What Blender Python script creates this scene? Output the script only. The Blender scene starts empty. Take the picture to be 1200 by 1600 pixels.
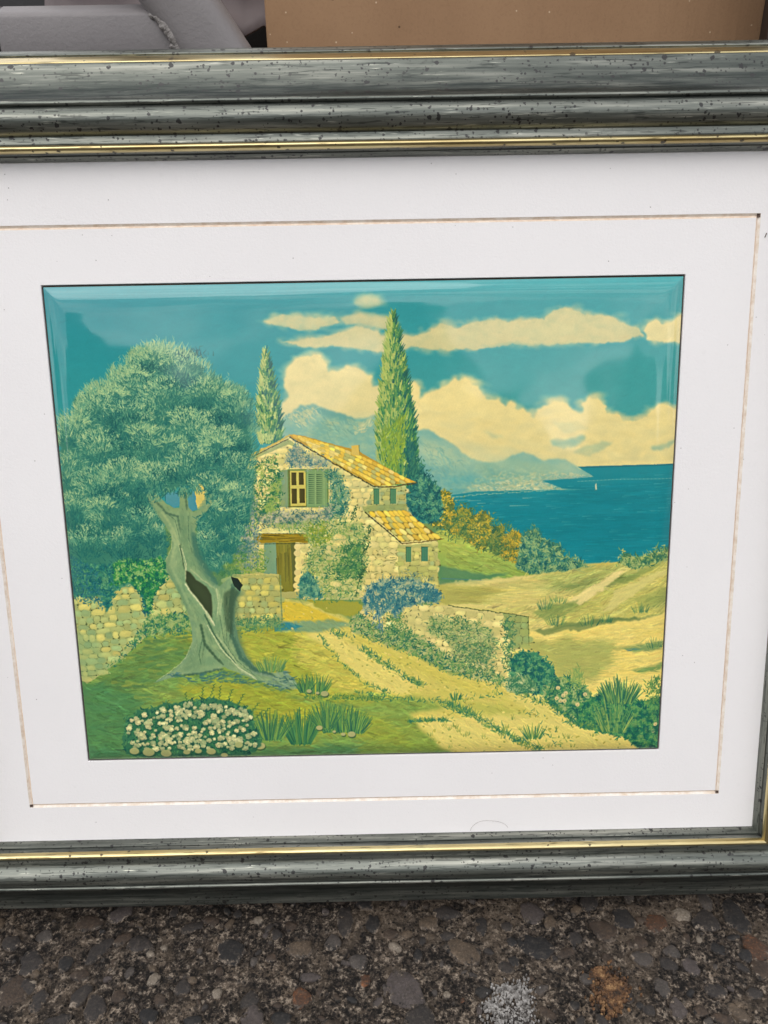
# A framed landscape print leaning on boxes at an outdoor stall, standing on exposed-aggregate concrete.
import bpy, bmesh, math, random
import numpy as np
from mathutils import Matrix, Vector
random.seed(4)
sc = bpy.context.scene
COL = sc.collection
# ---------------------------------------------------------------- camera (solved from the print's four corners)
LEAN = math.radians(14.0)
cL, sL = math.cos(LEAN), math.sin(LEAN)
F, PCX, PCY = 1300.0, 600.0, 800.0                       # focal length and centre of the 1200 x 1600 photograph
RP = np.array([[0.99981069, -0.01720025, 0.00909639], [0.01871185, 0.97813388, -0.20713278], [-0.00533475, 0.20726378, 0.97827055]])
U_, _s, V_ = np.linalg.svd(RP); RP = U_ @ V_             # picture plane -> camera
TP = np.array([-0.00880383, -0.01203799, -0.49693097])
OY_, OZ_ = -0.2618, -0.024                               # lowest (rear bottom) edge of the frame in picture coordinates
M3 = np.array([[1, 0, 0], [0, sL, -cL], [0, cL, sL]])    # picture axes -> world
ORG = np.array([0, 0, 0.0015]) - M3 @ np.array([0, OY_, OZ_])
ORG[0] = 0
CAMR = M3 @ RP.T
CAMP = M3 @ (-RP.T @ TP) + ORG
cam = bpy.data.objects.new('camera', bpy.data.cameras.new('camera')); COL.objects.link(cam)
m = Matrix([list(CAMR[i]) + [CAMP[i]] for i in range(3)] + [[0, 0, 0, 1]])
cam.matrix_world = m
cam.data.sensor_fit = 'VERTICAL'; cam.data.sensor_height = 36; cam.data.lens = 36*F/1600
cam.data.clip_start = .01; cam.data.clip_end = 200
cam.data.dof.use_dof = True; cam.data.dof.focus_distance = 0.50; cam.data.dof.aperture_fstop = 20
sc.camera = cam
# ---------------------------------------------------------------- light: bright overcast sky
sc.view_settings.view_transform = 'Standard'; sc.view_settings.look = 'None'; sc.view_settings.gamma = 1
sc.view_settings.exposure = 0.69
w = bpy.data.worlds.new("World"); sc.world = w; w.use_nodes = True
nt = w.node_tree; nt.nodes.clear()
SUN_EL, SUN_AZ = math.radians(52), math.radians(205)     # azimuth clockwise from +Y: behind the camera, a little left
sky = nt.nodes.new('ShaderNodeTexSky'); sky.sky_type = 'NISHITA'; sky.sun_disc = False
sky.sun_elevation = SUN_EL; sky.sun_rotation = SUN_AZ
tc = nt.nodes.new('ShaderNodeTexCoord'); mp = nt.nodes.new('ShaderNodeMapping'); mp.inputs['Scale'].default_value = (1, 1, 2.2)
nz = nt.nodes.new('ShaderNodeTexNoise'); nz.inputs['Scale'].default_value = 5.5; nz.inputs['Detail'].default_value = 3
rp = nt.nodes.new('ShaderNodeValToRGB'); rp.color_ramp.elements[0].position = .42; rp.color_ramp.elements[0].color = (4.5, 4.8, 5.15, 1)
rp.color_ramp.elements[1].position = .62; rp.color_ramp.elements[1].color = (11.0, 10.55, 10.1, 1)
mx = nt.nodes.new('ShaderNodeMix'); mx.data_type = 'RGBA'; mx.inputs['Factor'].default_value = .82
bg = nt.nodes.new('ShaderNodeBackground'); bg.inputs['Strength'].default_value = .13
out = nt.nodes.new('ShaderNodeOutputWorld')
L = nt.links.new
L(tc.outputs['Generated'], mp.inputs['Vector']); L(mp.outputs[0], nz.inputs['Vector']); L(nz.outputs['Fac'], rp.inputs['Fac'])
L(sky.outputs[0], mx.inputs['A']); L(rp.outputs[0], mx.inputs['B']); L(mx.outputs['Result'], bg.inputs['Color']); L(bg.outputs[0], out.inputs[0])
sd = bpy.data.lights.new('sun', 'SUN'); sd.energy = .6; sd.angle = math.radians(45); sd.color = (1, .965, .92)
sun = bpy.data.objects.new('sun', sd); COL.objects.link(sun)
sv = Vector((math.sin(SUN_AZ)*math.cos(SUN_EL), math.cos(SUN_AZ)*math.cos(SUN_EL), math.sin(SUN_EL)))
sun.rotation_euler = (-sv).to_track_quat('-Z', 'Y').to_euler()
# ---------------------------------------------------------------- helpers
def tag(o, label=None, cat=None, group=None, kind=None):
    if label: o['label'] = label
    if cat: o['category'] = cat
    if group: o['group'] = group
    if kind: o['kind'] = kind
    return o
def mesh_obj(name, verts, faces, mat, parent=None, smooth=True, uvs=None):
    me = bpy.data.meshes.new(name); me.from_pydata([tuple(v) for v in verts], [], faces); me.update()
    if smooth: me.polygons.foreach_set('use_smooth', [True]*len(me.polygons))
    if uvs is not None:
        ul = me.uv_layers.new(name='UVMap'); li = np.zeros(len(me.loops), np.int32); me.loops.foreach_get('vertex_index', li)
        ul.data.foreach_set('uv', np.asarray(uvs, np.float32)[li].ravel())
    if mat: me.materials.append(mat)
    o = bpy.data.objects.new(name, me); COL.objects.link(o)
    if parent: o.parent = parent
    return o
def empty(name, loc=(0, 0, 0), rot=(0, 0, 0)):
    o = bpy.data.objects.new(name, None); COL.objects.link(o); o.location = loc; o.rotation_euler = rot; o.empty_display_size = .05; return o
def lin(c): return tuple([((x/255+.055)/1.055)**2.4 if x > 10 else x/255/12.92 for x in c])+(1,)
class NT:
    """tiny node-tree writer"""
    def __init__(s, name):
        s.m = bpy.data.materials.new(name); s.m.use_nodes = True; s.t = s.m.node_tree; s.b = s.t.nodes['Principled BSDF']
    def n(s, typ, **kw):
        o = s.t.nodes.new(typ)
        for k, v in kw.items():
            if k.startswith('_'): setattr(o, k[1:], v)
            else: s.put(o, k.replace('__', ' '), v)
        return o
    def put(s, o, k, v):
        i = o.inputs[int(k[1:])] if k[0] == 'i' and k[1:].isdigit() else o.inputs[k]
        if isinstance(v, bpy.types.NodeSocket): s.t.links.new(v, i)
        elif isinstance(v, bpy.types.Node): s.t.links.new(v.outputs[0], i)
        else: i.default_value = v
    def mix(s, f, a, b, blend='MIX'):
        o = s.t.nodes.new('ShaderNodeMix'); o.data_type = 'RGBA'; o.blend_type = blend
        s.put(o, 'Factor', f); s.put(o, 'A', a); s.put(o, 'B', b); return o.outputs['Result']
    def ramp(s, f, stops):
        o = s.t.nodes.new('ShaderNodeValToRGB'); s.put(o, 'Fac', f); e = o.color_ramp.elements
        while len(e) < len(stops): e.new(.5)
        for k, (p, c) in enumerate(stops): e[k].position = p; e[k].color = c if isinstance(c, tuple) else (c, c, c, 1)
        return o.outputs['Color']
    def math(s, op, a, b=0.): o = s.t.nodes.new('ShaderNodeMath'); o.operation = op; s.put(o, 'i0', a); s.put(o, 'i1', b); return o.outputs[0]
    def coords(s, kind='Object', scale=(1, 1, 1)):
        t_ = s.t.nodes.new('ShaderNodeTexCoord'); q = s.t.nodes.new('ShaderNodeMapping'); s.t.links.new(t_.outputs[kind], q.inputs['Vector']); q.inputs['Scale'].default_value = scale; return q.outputs[0]
    def noise(s, v, scale, detail=4, rough=.55, out=0):
        o = s.n('ShaderNodeTexNoise', Vector=v, Scale=scale, Detail=detail, Roughness=rough); return o.outputs[out]
    def bump(s, h, strength=.3, dist=.001, normal=None):
        o = s.n('ShaderNodeBump', Height=h, Strength=strength, Distance=dist)
        if normal is not None: s.put(o, 'Normal', normal)
        return o.outputs[0]
    def set(s, **kw):
        for k, v in kw.items(): s.put(s.b, k.replace('__', ' '), v)
        return s.m
def ray_dir(px, py): return CAMR @ np.array([(px-PCX)/F, -(py-PCY)/F, -1.0])
def on_ground(px, py, z=0.0):
    d = ray_dir(px, py); k = (z-CAMP[2])/d[2]; return CAMP+d*k
def at_depth(px, py, y):                                  # world point of a viewing ray where it crosses the plane world-y = y
    d = ray_dir(px, py); k = (y-CAMP[1])/d[1]; return CAMP+d*k
# ---------------------------------------------------------------- the print: a landscape painted stroke by stroke
import numpy as np
S = 1.4; OX, OY = 50.0, 420.0; PW, PH = int(1040*S), int(785*S)
rg = np.random.default_rng(7)
C = np.zeros((PH, PW, 3), np.float32)
GY, GX = np.mgrid[0:PH, 0:PW].astype(np.float32)
GX = GX/S + OX; GY = GY/S + OY          # authoring coordinates of every pixel

def vnoise(h, w, cx, cy, seed):
    r = np.random.default_rng(seed)
    gx, gy = int(w/cx)+3, int(h/cy)+3
    g = r.random((gy, gx)).astype(np.float32)
    x = np.arange(w)/cx; y = np.arange(h)/cy
    xi = x.astype(int); yi = y.astype(int)
    fx = (x-xi); fy = (y-yi); fx = fx*fx*(3-2*fx); fy = fy*fy*(3-2*fy)
    a = g[yi][:, xi]*(1-fx)+g[yi][:, xi+1]*fx
    b = g[yi+1][:, xi]*(1-fx)+g[yi+1][:, xi+1]*fx
    return (a*(1-fy[:, None])+b*fy[:, None]).astype(np.float32)
def fbm(cx, cy, seed, octv=4):
    o = np.zeros((PH, PW), np.float32); a = 1; t = 0
    for k in range(octv):
        o += a*vnoise(PH, PW, max(1.5, cx*S/2**k), max(1.5, cy*S/2**k), seed*31+k); t += a; a *= .55
    return o/t
WX = [fbm(26, 26, 101)-.5, fbm(7, 7, 103, 3)-.5]
WY = [fbm(26, 26, 102)-.5, fbm(7, 7, 104, 3)-.5]
N1 = fbm(60, 40, 5); N2 = fbm(14, 10, 6); N3 = fbm(40, 7, 8); N4 = fbm(5, 5, 9, 3)

def col(c): return np.array(c, np.float32)/255.
def inside(poly, px, py):
    m = np.zeros(px.shape, bool); n = len(poly)
    for i in range(n):
        x1, y1 = poly[i]; x2, y2 = poly[(i+1) % n]
        if y1 == y2: continue
        c = (y1 > py) != (y2 > py)
        m ^= c & (px < (x2-x1)*(py-y1)/(y2-y1)+x1)
    return m
def blur(a, r):
    if r < 1: return a
    for _ in range(2):
        for ax in (0, 1):
            p = np.pad(a, [(r+1, r) if k == ax else (0, 0) for k in (0, 1)], mode='edge')
            c = np.cumsum(p, axis=ax, dtype=np.float64)
            n = a.shape[ax]
            hi = np.take(c, range(2*r+1, 2*r+1+n), axis=ax); lo = np.take(c, range(0, n), axis=ax)
            a = ((hi-lo)/(2*r+1)).astype(np.float32)
    return a
def mask(poly, rough=0, fine=0, soft=1):
    xs = [p[0] for p in poly]; ys = [p[1] for p in poly]; pad = 10+rough+fine+soft*2
    x0 = int(max(0, (min(xs)-pad-OX)*S)); x1 = int(min(PW, (max(xs)+pad-OX)*S))
    y0 = int(max(0, (min(ys)-pad-OY)*S)); y1 = int(min(PH, (max(ys)+pad-OY)*S))
    sl = (slice(y0, y1), slice(x0, x1))
    px = GX[sl]+WX[0][sl]*rough*2+WX[1][sl]*fine*2; py = GY[sl]+WY[0][sl]*rough*2+WY[1][sl]*fine*2
    m = np.zeros(px.shape, np.float32)
    for dx, dy in ((-.2, -.2), (.2, -.1), (-.1, .2), (.2, .2)): m += inside(poly, px+dx, py+dy)
    return sl, blur(m/4, int(soft*S/1.6))
def fill(poly, c, rough=0, fine=0, soft=1, alpha=1, c2=None, tex=None, var=.0, grad=None):
    """flat or two-colour fill; tex = noise that mixes c to c2; grad = (y0, y1) mixes c to c2 down the picture"""
    sl, m = mask(poly, rough, fine, soft)
    cc = np.broadcast_to(col(c), m.shape+(3,)).copy()
    if c2 is not None:
        t = np.clip((GY[sl]-grad[0])/(grad[1]-grad[0]), 0, 1) if grad else np.clip((tex if tex is not None else N2)[sl]*2.4-.7, 0, 1)
        if grad: t = np.clip(t+(N2[sl]-.5)*.6, 0, 1)
        cc += t[..., None]*(col(c2)-col(c))
    if var: cc *= 1+var*(N2[sl]-.5)[..., None]*2
    C[sl] += (m*alpha)[..., None]*(cc-C[sl])
def ell(cx, cy, rx, ry, n=20, ang=0):
    return [(cx+rx*np.cos(t)*np.cos(ang)-ry*np.sin(t)*np.sin(ang), cy+rx*np.cos(t)*np.sin(ang)+ry*np.sin(t)*np.cos(ang)) for t in np.linspace(0, 2*np.pi, n, endpoint=False)]
def stroke(x, y, l, w, a, c, alpha=1.):
    """a tapered dab: starts at x, y, runs l along a (radians, 0 = right, -pi/2 = up)"""
    dx, dy = np.cos(a)*l, np.sin(a)*l
    X0 = (x-OX)*S; Y0 = (y-OY)*S; DX = dx*S; DY = dy*S; W = w*S*.5
    x0 = int(min(X0, X0+DX)-W-1.5); x1 = int(max(X0, X0+DX)+W+2.5); y0 = int(min(Y0, Y0+DY)-W-1.5); y1 = int(max(Y0, Y0+DY)+W+2.5)
    if x0 < 0: x0 = 0
    if y0 < 0: y0 = 0
    if x1 > PW: x1 = PW
    if y1 > PH: y1 = PH
    if x1 <= x0 or y1 <= y0: return
    xx = np.arange(x0, x1, dtype=np.float32)[None, :]-X0; yy = np.arange(y0, y1, dtype=np.float32)[:, None]-Y0
    L2 = DX*DX+DY*DY+1e-6
    t = np.clip((xx*DX+yy*DY)/L2, 0, 1)
    d = np.sqrt((xx-t*DX)**2+(yy-t*DY)**2)
    m = np.clip(W*(1-.65*t)-d+.5, 0, 1)*alpha
    v = C[y0:y1, x0:x1]; v += m[..., None]*(c-v)
def blob(x, y, rx, ry, c, alpha=1., ang=0., soft=1.):
    X0 = (x-OX)*S; Y0 = (y-OY)*S; R = max(rx, ry)*S+2*soft
    x0 = int(max(0, X0-R)); x1 = int(min(PW, X0+R+1)); y0 = int(max(0, Y0-R)); y1 = int(min(PH, Y0+R+1))
    if x1 <= x0 or y1 <= y0: return
    xx = np.arange(x0, x1, dtype=np.float32)[None, :]-X0; yy = np.arange(y0, y1, dtype=np.float32)[:, None]-Y0
    ca, sa = np.cos(ang), np.sin(ang)
    u = (xx*ca+yy*sa)/(rx*S); v = (-xx*sa+yy*ca)/(ry*S)
    d = (np.sqrt(u*u+v*v)-1)*min(rx, ry)*S
    m = np.clip(.5-d/soft, 0, 1)*alpha
    w = C[y0:y1, x0:x1]; w += m[..., None]*(c-w)
def pts(poly, n, rough=4):
    xs = [p[0] for p in poly]; ys = [p[1] for p in poly]
    out = np.zeros((0, 2))
    while len(out) < n:
        q = np.stack([rg.uniform(min(xs), max(xs), n*2), rg.uniform(min(ys), max(ys), n*2)], 1)
        k = inside(poly, q[:, 0], q[:, 1]); out = np.concatenate([out, q[k]])
    return out[:n]+rg.normal(0, rough, (n, 2))*.5
def pick(cols, t=None):
    i = rg.integers(len(cols)) if t is None else int(np.clip(t, 0, .999)*len(cols))
    return col(cols[i])*(1+rg.normal(0, .04))
def here(x, y):
    return C[int(np.clip((y-OY)*S, 0, PH-1)), int(np.clip((x-OX)*S, 0, PW-1))].copy()
def smear(poly, n, l, w, a, jit=.05, aj=.15, alpha=.6, rough=2):
    n = int(n*1.5); l *= .8; w *= .8; jit *= .75
    """strokes that pick up what is under them: brush texture"""
    for x, y in pts(poly, n, rough):
        c = here(x, y)*(1+rg.normal(0, jit))*np.array((1+rg.normal(0, jit*.35), 1, 1+rg.normal(0, jit*.35)))
        stroke(x, y, l*rg.uniform(.6, 1.4), w*rg.uniform(.6, 1.3), a+rg.normal(0, aj), c, alpha)
def leaves(poly, n, cols, l=5, w=1.6, a=-1.57, aj=.9, alpha=.85, rough=4, noise=None, shade=None):
    for x, y in pts(poly, n, rough):
        t = rg.random()
        if noise is not None:
            iy = int(np.clip((y-OY)*S, 0, PH-1)); ix = int(np.clip((x-OX)*S, 0, PW-1))
            t = np.clip((noise[iy, ix]-.5)*2.6+.5+rg.normal(0, .16), 0, .999)
        c = pick(cols, t)
        stroke(x, y, l*rg.uniform(.5, 1.4), w*rg.uniform(.7, 1.3), a+rg.normal(0, aj), c, alpha)
def line(p, w, c, alpha=1., jit=0.):
    for (x1, y1), (x2, y2) in zip(p[:-1], p[1:]):
        L = np.hypot(x2-x1, y2-y1); n = max(1, int(L/6))
        for k in range(n):
            xa = x1+(x2-x1)*k/n; ya = y1+(y2-y1)*k/n
            stroke(xa, ya+rg.normal(0, jit), L/n*1.15, w, np.arctan2(y2-y1, x2-x1), col(c), alpha)
def stones(poly, size, cols, gap, rowang=0., squash=.68, alpha=.95, fillbase=True, seedmix=.25):
    mean = np.mean([col(c) for c in cols], 0)
    if fillbase: fill(poly, tuple(mean*255*.95), rough=1, fine=1, soft=1, alpha=.9)
    xs = [p[0] for p in poly]; ys = [p[1] for p in poly]
    ca, sa = np.cos(rowang), np.sin(rowang); cx, cy = np.mean(xs), np.mean(ys); R = max(max(xs)-min(xs), max(ys)-min(ys))
    v = -R
    while v < R:
        rh = size*squash*rg.uniform(.75, 1.2); u = -R+rg.uniform(0, size)
        while u < R:
            rw = size*rg.uniform(.6, 1.5)
            x = cx+(u+rw/2)*ca-v*sa; y = cy+(u+rw/2)*sa+v*ca
            if inside(poly, np.array([x]), np.array([y]))[0]:
                c = pick(cols)*(1+rg.normal(0, .03)); an = rowang+rg.normal(0, .12); dkc = col(gap)*.72
                x += rg.normal(0, .7); y += rg.normal(0, .7)
                n = 9; ph = rg.uniform(0, 6)
                q = [(x+rw*.53*(1+.10*np.sin(2*t+ph)+rg.normal(0, .05))*np.sign(np.cos(t))*abs(np.cos(t))**.75, y+rh*.53*(1+rg.normal(0, .06))*np.sign(np.sin(t))*abs(np.sin(t))**.75) for t in np.linspace(0, 6.283, n, endpoint=False)+.2]
                for k in range(n):                       # broken joint line round the stone
                    if rg.random() < .33:
                        (xa, ya), (xb, yb) = q[k], q[(k+1) % n]; stroke(xa, ya+.5, np.hypot(xb-xa, yb-ya), rg.uniform(.7, 1.5), np.arctan2(yb-ya, xb-xa), dkc, .55)
                q2 = [(x+(a-x)*.92, y+(b-y)*.92) for a, b in q]
                fill(q2, tuple(c*255), soft=1.3, fine=1.2, alpha=.85)
                blob(x-rw*.1, y-rh*.12, rw*.28, rh*.22, c*1.05, .5, an, 3)
                if rg.random() < .5: blob(x+rw*.5, y+rh*.45, 1.5, 1.1, dkc*.9, .7, 0, 1.2)
            u += rw*1.0
        v += rh*1.0

# ---- sky
t = np.clip((GX-90)/700, 0, 1)+.35*(N1-.5)
g = np.clip((GY-440)/260, 0, 1)
C[:] = (col((0, 134, 160))*(1-t[..., None])+col((44, 152, 168))*t[..., None])
C += (g*.5)[..., None]*(col((88, 165, 152))-C)
smear([(60, 425), (1075, 425), (1075, 730), (60, 730)], 5200, 16, 5, -.25, .02, .35, .35)
CR = (242, 222, 162); CR2 = (226, 210, 154); CG = (176, 192, 152)
def cloud(poly, c=CR, c2=CR2, rough=6, soft=2, puffs=0, alpha=.96):
    fill(poly, c2, rough=rough, fine=4, soft=soft+2, alpha=.55*alpha)
    fill([(x, y+1.5) for x, y in poly], c, rough=rough, fine=3, soft=soft, alpha=alpha, c2=c2, tex=N2)
    ys_ = [q[1] for q in poly]; y0_, y1_ = min(ys_), max(ys_)
    for x, y in pts(poly, int(puffs*1.3), 6):
        t_ = np.clip((y-y0_)/(y1_-y0_)+rg.normal(0, .18), 0, 1)
        k = col(c)*(1.03-.03*t_)*(1-t_*.8)+col((206, 200, 150))*t_*.8
        blob(x, y, rg.uniform(4, 13), rg.uniform(3, 7), k*(1+rg.normal(0, .015)), .30, rg.normal(0, .3), 9)
    for k in range(len(poly)):                              # wispy rim
        (x1, y1), (x2, y2) = poly[k], poly[(k+1) % len(poly)]
        for j in range(int(np.hypot(x2-x1, y2-y1)/5)):
            t_ = rg.random(); blob(x1+(x2-x1)*t_+rg.normal(0, 2.5), y1+(y2-y1)*t_+rg.normal(0, 2.5), rg.uniform(3, 8), rg.uniform(1.5, 4), pick([c, c2]), .22, rg.normal(0, .4), 6)
cloud([(412, 502), (430, 497), (440, 491), (470, 495), (520, 494), (532, 503), (505, 511), (478, 516), (455, 511), (430, 507)], (208, 202, 152), (160, 186, 150), 4, 2, 30)
cloud(ell(573, 472, 21, 9), (196, 200, 156), (160, 186, 150), 3, 4, 8, .85)
cloud([(532, 497), (560, 491), (590, 496), (612, 498), (618, 508), (600, 513), (560, 505), (540, 506)], (205, 200, 152), CG, 4, 3, 20)
cloud([(438, 534), (460, 533), (490, 526), (520, 526), (545, 517), (560, 511), (580, 515), (600, 521), (640, 525), (665, 520), (690, 505), (715, 511), (750, 503), (775, 500), (800, 503), (845, 499), (858, 488), (880, 483), (905, 490), (930, 494), (950, 497), (965, 503), (992, 514), (998, 527), (960, 533), (905, 535), (860, 540), (800, 538), (760, 541), (700, 548), (670, 546), (640, 543), (600, 550), (570, 546), (540, 543), (500, 541), (470, 540)], (220, 208, 156), (196, 196, 148), 6, 2, 160)
cloud([(1000, 517), (1008, 503), (1020, 499), (1032, 506), (1048, 500), (1066, 490), (1066, 535), (1030, 536), (1005, 531)], CR, CR2, 4, 2, 20)
cloud([(436, 648), (441, 640), (452, 622), (443, 598), (447, 575), (460, 561), (480, 553), (500, 554), (510, 566), (513, 577), (528, 578), (545, 571), (562, 574), (578, 587), (581, 603), (600, 600), (604, 680), (440, 672)], CR, (222, 208, 152), 5, 2, 130)
cloud([(636, 600), (650, 596), (657, 605), (656, 620), (672, 614), (690, 603), (708, 591), (728, 590), (742, 598), (752, 608), (757, 622), (776, 624), (786, 636), (796, 628), (804, 632), (808, 644), (820, 640), (832, 652), (840, 636), (860, 627), (880, 628), (893, 641), (905, 647), (905, 630), (918, 618), (932, 622), (942, 634), (946, 646), (962, 646), (970, 656), (990, 656), (1008, 645), (1025, 632), (1042, 634), (1060, 640), (1060, 730), (800, 730), (740, 722), (700, 690), (660, 676), (636, 664)], (244, 222, 156), (236, 214, 150), 5, 1.5, 420)
for p, a_ in (([(858, 690), (885, 683), (912, 682), (905, 693), (880, 700), (862, 696)], .75), ([(905, 700), (935, 690), (955, 694), (930, 705), (912, 712), (895, 708)], .5), ([(1015, 697), (1040, 690), (1056, 689), (1050, 695), (1020, 702)], .6), ([(750, 672), (775, 680), (790, 684), (770, 684)], .25), ([(905, 545), (860, 540), (800, 536), (740, 541), (800, 545), (860, 547)], .3), ([(860, 660), (900, 662), (920, 672), (880, 676)], .15)):
    fill(p, (120, 176, 158), rough=5, fine=3, soft=3, alpha=a_)
for k in range(260):
    x = rg.uniform(645, 1058); y = rg.uniform(640, 722); blob(x, y, rg.uniform(6, 16), rg.uniform(2, 5), pick([(238, 220, 158), (224, 204, 140), (210, 200, 150)]), .16, rg.normal(0, .2), 5)
CLOUDS = C.copy()
# ---- mountains and coast
fill([(436, 660), (455, 645), (470, 633), (492, 631), (515, 640), (540, 651), (565, 655), (590, 648), (604, 652), (604, 745), (440, 700)], (138, 182, 162), rough=2, fine=3, soft=1.5, c2=(112, 170, 162), tex=N2)
for p in ([(442, 652), (460, 648), (475, 640), (492, 634), (488, 646), (478, 652), (474, 664), (464, 662), (462, 652)], [(550, 665), (570, 656), (582, 652), (580, 662), (565, 672), (552, 676)], [(500, 660), (520, 658), (530, 664), (512, 668)]):
    fill(p, (196, 198, 146), rough=3, fine=4, soft=1, alpha=.75)
fill([(490, 634), (520, 642), (545, 654), (560, 658), (530, 660), (505, 652)], (92, 158, 152), rough=3, fine=3, soft=2, alpha=.7)
leaves([(445, 650), (600, 655), (600, 740), (470, 690)], 700, [(112, 168, 160), (134, 182, 162), (160, 194, 160), (184, 204, 160)], 8, 2.2, .3, .5, .35, 2, N4)
fill([(628, 690), (650, 674), (668, 670), (690, 684), (712, 698), (736, 718), (770, 722), (790, 718), (800, 711), (815, 707), (830, 712), (845, 720), (862, 717), (880, 718), (900, 730), (925, 744), (905, 750), (860, 752), (850, 768), (790, 772), (700, 775), (640, 780)], (142, 186, 168), rough=2, fine=2, soft=1.5, c2=(112, 172, 166), tex=N2)
fill([(640, 720), (690, 715), (700, 745), (690, 772), (650, 770)], (92, 160, 168), rough=6, fine=3, soft=6, alpha=.4)
fill([(652, 678), (690, 698), (720, 722), (700, 724), (660, 700)], (168, 194, 160), rough=5, fine=3, soft=5, alpha=.65)
fill([(740, 724), (800, 716), (850, 726), (880, 736), (820, 744), (760, 745)], (116, 168, 148), rough=5, fine=3, soft=4, alpha=.6)
leaves([(645, 690), (700, 700), (760, 728), (880, 728), (850, 765), (690, 772)], 1100, [(104, 166, 162), (126, 178, 164), (150, 190, 162), (172, 200, 162)], 6, 1.8, .35, .6, .35, 2, N4)
leaves([(735, 748), (790, 740), (870, 738), (925, 743), (880, 750), (840, 752), (880, 764), (800, 768), (720, 771)], 380, [(206, 204, 156), (190, 200, 150), (224, 214, 160), (140, 172, 140)], 4.5, 2, .1, .5, .75, 2)
for k in range(240):
    x = rg.uniform(630, 900); y = 690+.12*(x-630)+rg.normal(0, 14); blob(x, y+12, rg.uniform(10, 26), rg.uniform(3, 8), pick([(190, 206, 170), (170, 200, 172), (206, 212, 170)]), .06, .2, 10)
for k in range(120): blob(rg.uniform(445, 600), rg.uniform(650, 720), rg.uniform(8, 22), rg.uniform(3, 8), pick([(176, 202, 166), (140, 188, 168)]), .07, .2, 10)
m_ = (GY > 560) & (GY < 780) & (GX < 940)
t3 = np.stack([blur(C[..., k], 1) for k in range(3)], -1); C[m_] = t3[m_]
leaves([(444, 648), (480, 636), (500, 640), (476, 668)], 70, [(206, 206, 160), (190, 200, 158), (110, 168, 160)], 7, 2, .8, .5, .6, 2)
leaves([(550, 668), (585, 655), (580, 668), (556, 682)], 40, [(206, 206, 160), (190, 200, 158)], 7, 2, -.6, .4, .6, 2)
leaves([(500, 640), (560, 656), (540, 690), (500, 670)], 90, [(100, 162, 158), (120, 176, 162), (150, 190, 164)], 9, 2.2, .6, .4, .5, 2)
leaves([(650, 680), (700, 700), (730, 722), (680, 740)], 120, [(110, 170, 164), (170, 198, 166), (140, 184, 164)], 9, 2.2, .7, .4, .4, 2)
leaves([(745, 756), (800, 750), (850, 752), (880, 762), (800, 768), (735, 770)], 110, [(222, 216, 170), (206, 208, 164)], 4, 2, .1, .5, .7, 2)
leaves([(830, 742), (880, 738), (915, 743), (880, 747)], 50, [(216, 212, 168)], 4, 1.8, .1, .5, .6, 2)
# ---- sea
fill([(690, 775), (740, 768), (880, 764), (845, 751), (925, 745), (900, 729), (1058, 725), (1058, 880), (1000, 900), (880, 900), (690, 840)], (26, 136, 158), rough=0, fine=.6, soft=1, c2=(0, 128, 154), grad=(725, 800))
d = np.exp(-(((GX-960)/70)**2+((GY-800)/45)**2))*(GY > 740)*(GX > 860); C += (d*.5)[..., None]*(col((0, 122, 148))-C)
SEA = [(700, 778), (880, 762), (1055, 730), (1052, 870), (900, 890), (760, 820)]
smear(SEA, 2600, 22, 2.4, -.02, .05, .03, .5)
for k in range(160): blob(rg.uniform(700, 1050), rg.uniform(740, 880), rg.uniform(14, 40), rg.uniform(2, 5), pick([(20, 146, 176), (0, 118, 146), (40, 150, 172)]), .16, 0, 9)
leaves(SEA, 120, [(120, 180, 180), (90, 160, 176), (150, 190, 176)], 14, 1, -.02, .03, .35)
fill([(905, 729), (1058, 725), (1058, 727.5), (905, 731.5)], (24, 106, 132), soft=.5, alpha=.8)
line([(900, 752), (960, 749), (1050, 748)], 1.2, (150, 190, 170), .6)
line([(700, 776), (780, 770), (880, 764)], 1.6, (176, 196, 156), .7, .6)
for x, y, l in ((730, 782, 20), (745, 786, 12), (795, 790, 30), (815, 778, 14), (710, 781, 24)): stroke(x, y, l, 1.3, -.03, col((170, 196, 170)), .7)
fill([(927.5, 765), (927, 758), (929, 754), (930, 765)], (206, 210, 176), soft=.3); stroke(926, 766, 5, 1.1, 0, col((90, 130, 120)), .8)
fill([(40, 790), (420, 800), (690, 818), (690, 1215), (40, 1215)], (104, 146, 92), soft=2, c2=(120, 150, 84), tex=N2)
fill([(676, 890), (1095, 872), (1095, 1215), (676, 1215)], (204, 190, 108), soft=2)
SKYSEA = C.copy()
# ---- far slope and autumn bushes
fill([(680, 830), (720, 822), (770, 840), (830, 880), (860, 890), (840, 900), (780, 905), (720, 912), (682, 905)], (184, 192, 88), rough=3, fine=2, soft=2, c2=(132, 166, 84), grad=(830, 912))
smear([(684, 832), (720, 824), (770, 845), (830, 882), (780, 900), (700, 906)], 900, 14, 3, .25, .09, .25, .6)
fill([(682, 880), (760, 895), (800, 893), (740, 908), (684, 912)], (84, 134, 96), rough=4, fine=2, soft=3, alpha=.8)
stroke(690, 902, 80, 2, .05, col((80, 130, 140)), .5)
def bush(poly, n, dark, cols, l=4.5, w=2, noise=None, aj=1.2, a=-1.57, rough=5, base=.85):
    fill(poly, dark, rough=3, fine=4, soft=1.5, alpha=base)
    leaves(poly, n, cols, l, w, a, aj, .85, rough, N4 if noise is None else noise)
bush([(672, 815), (675, 780), (685, 765), (700, 768), (708, 790), (704, 830), (690, 825)], 420, (110, 116, 50), [(78, 108, 60), (120, 126, 50), (160, 150, 48), (190, 168, 52), (206, 180, 74)])
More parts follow.
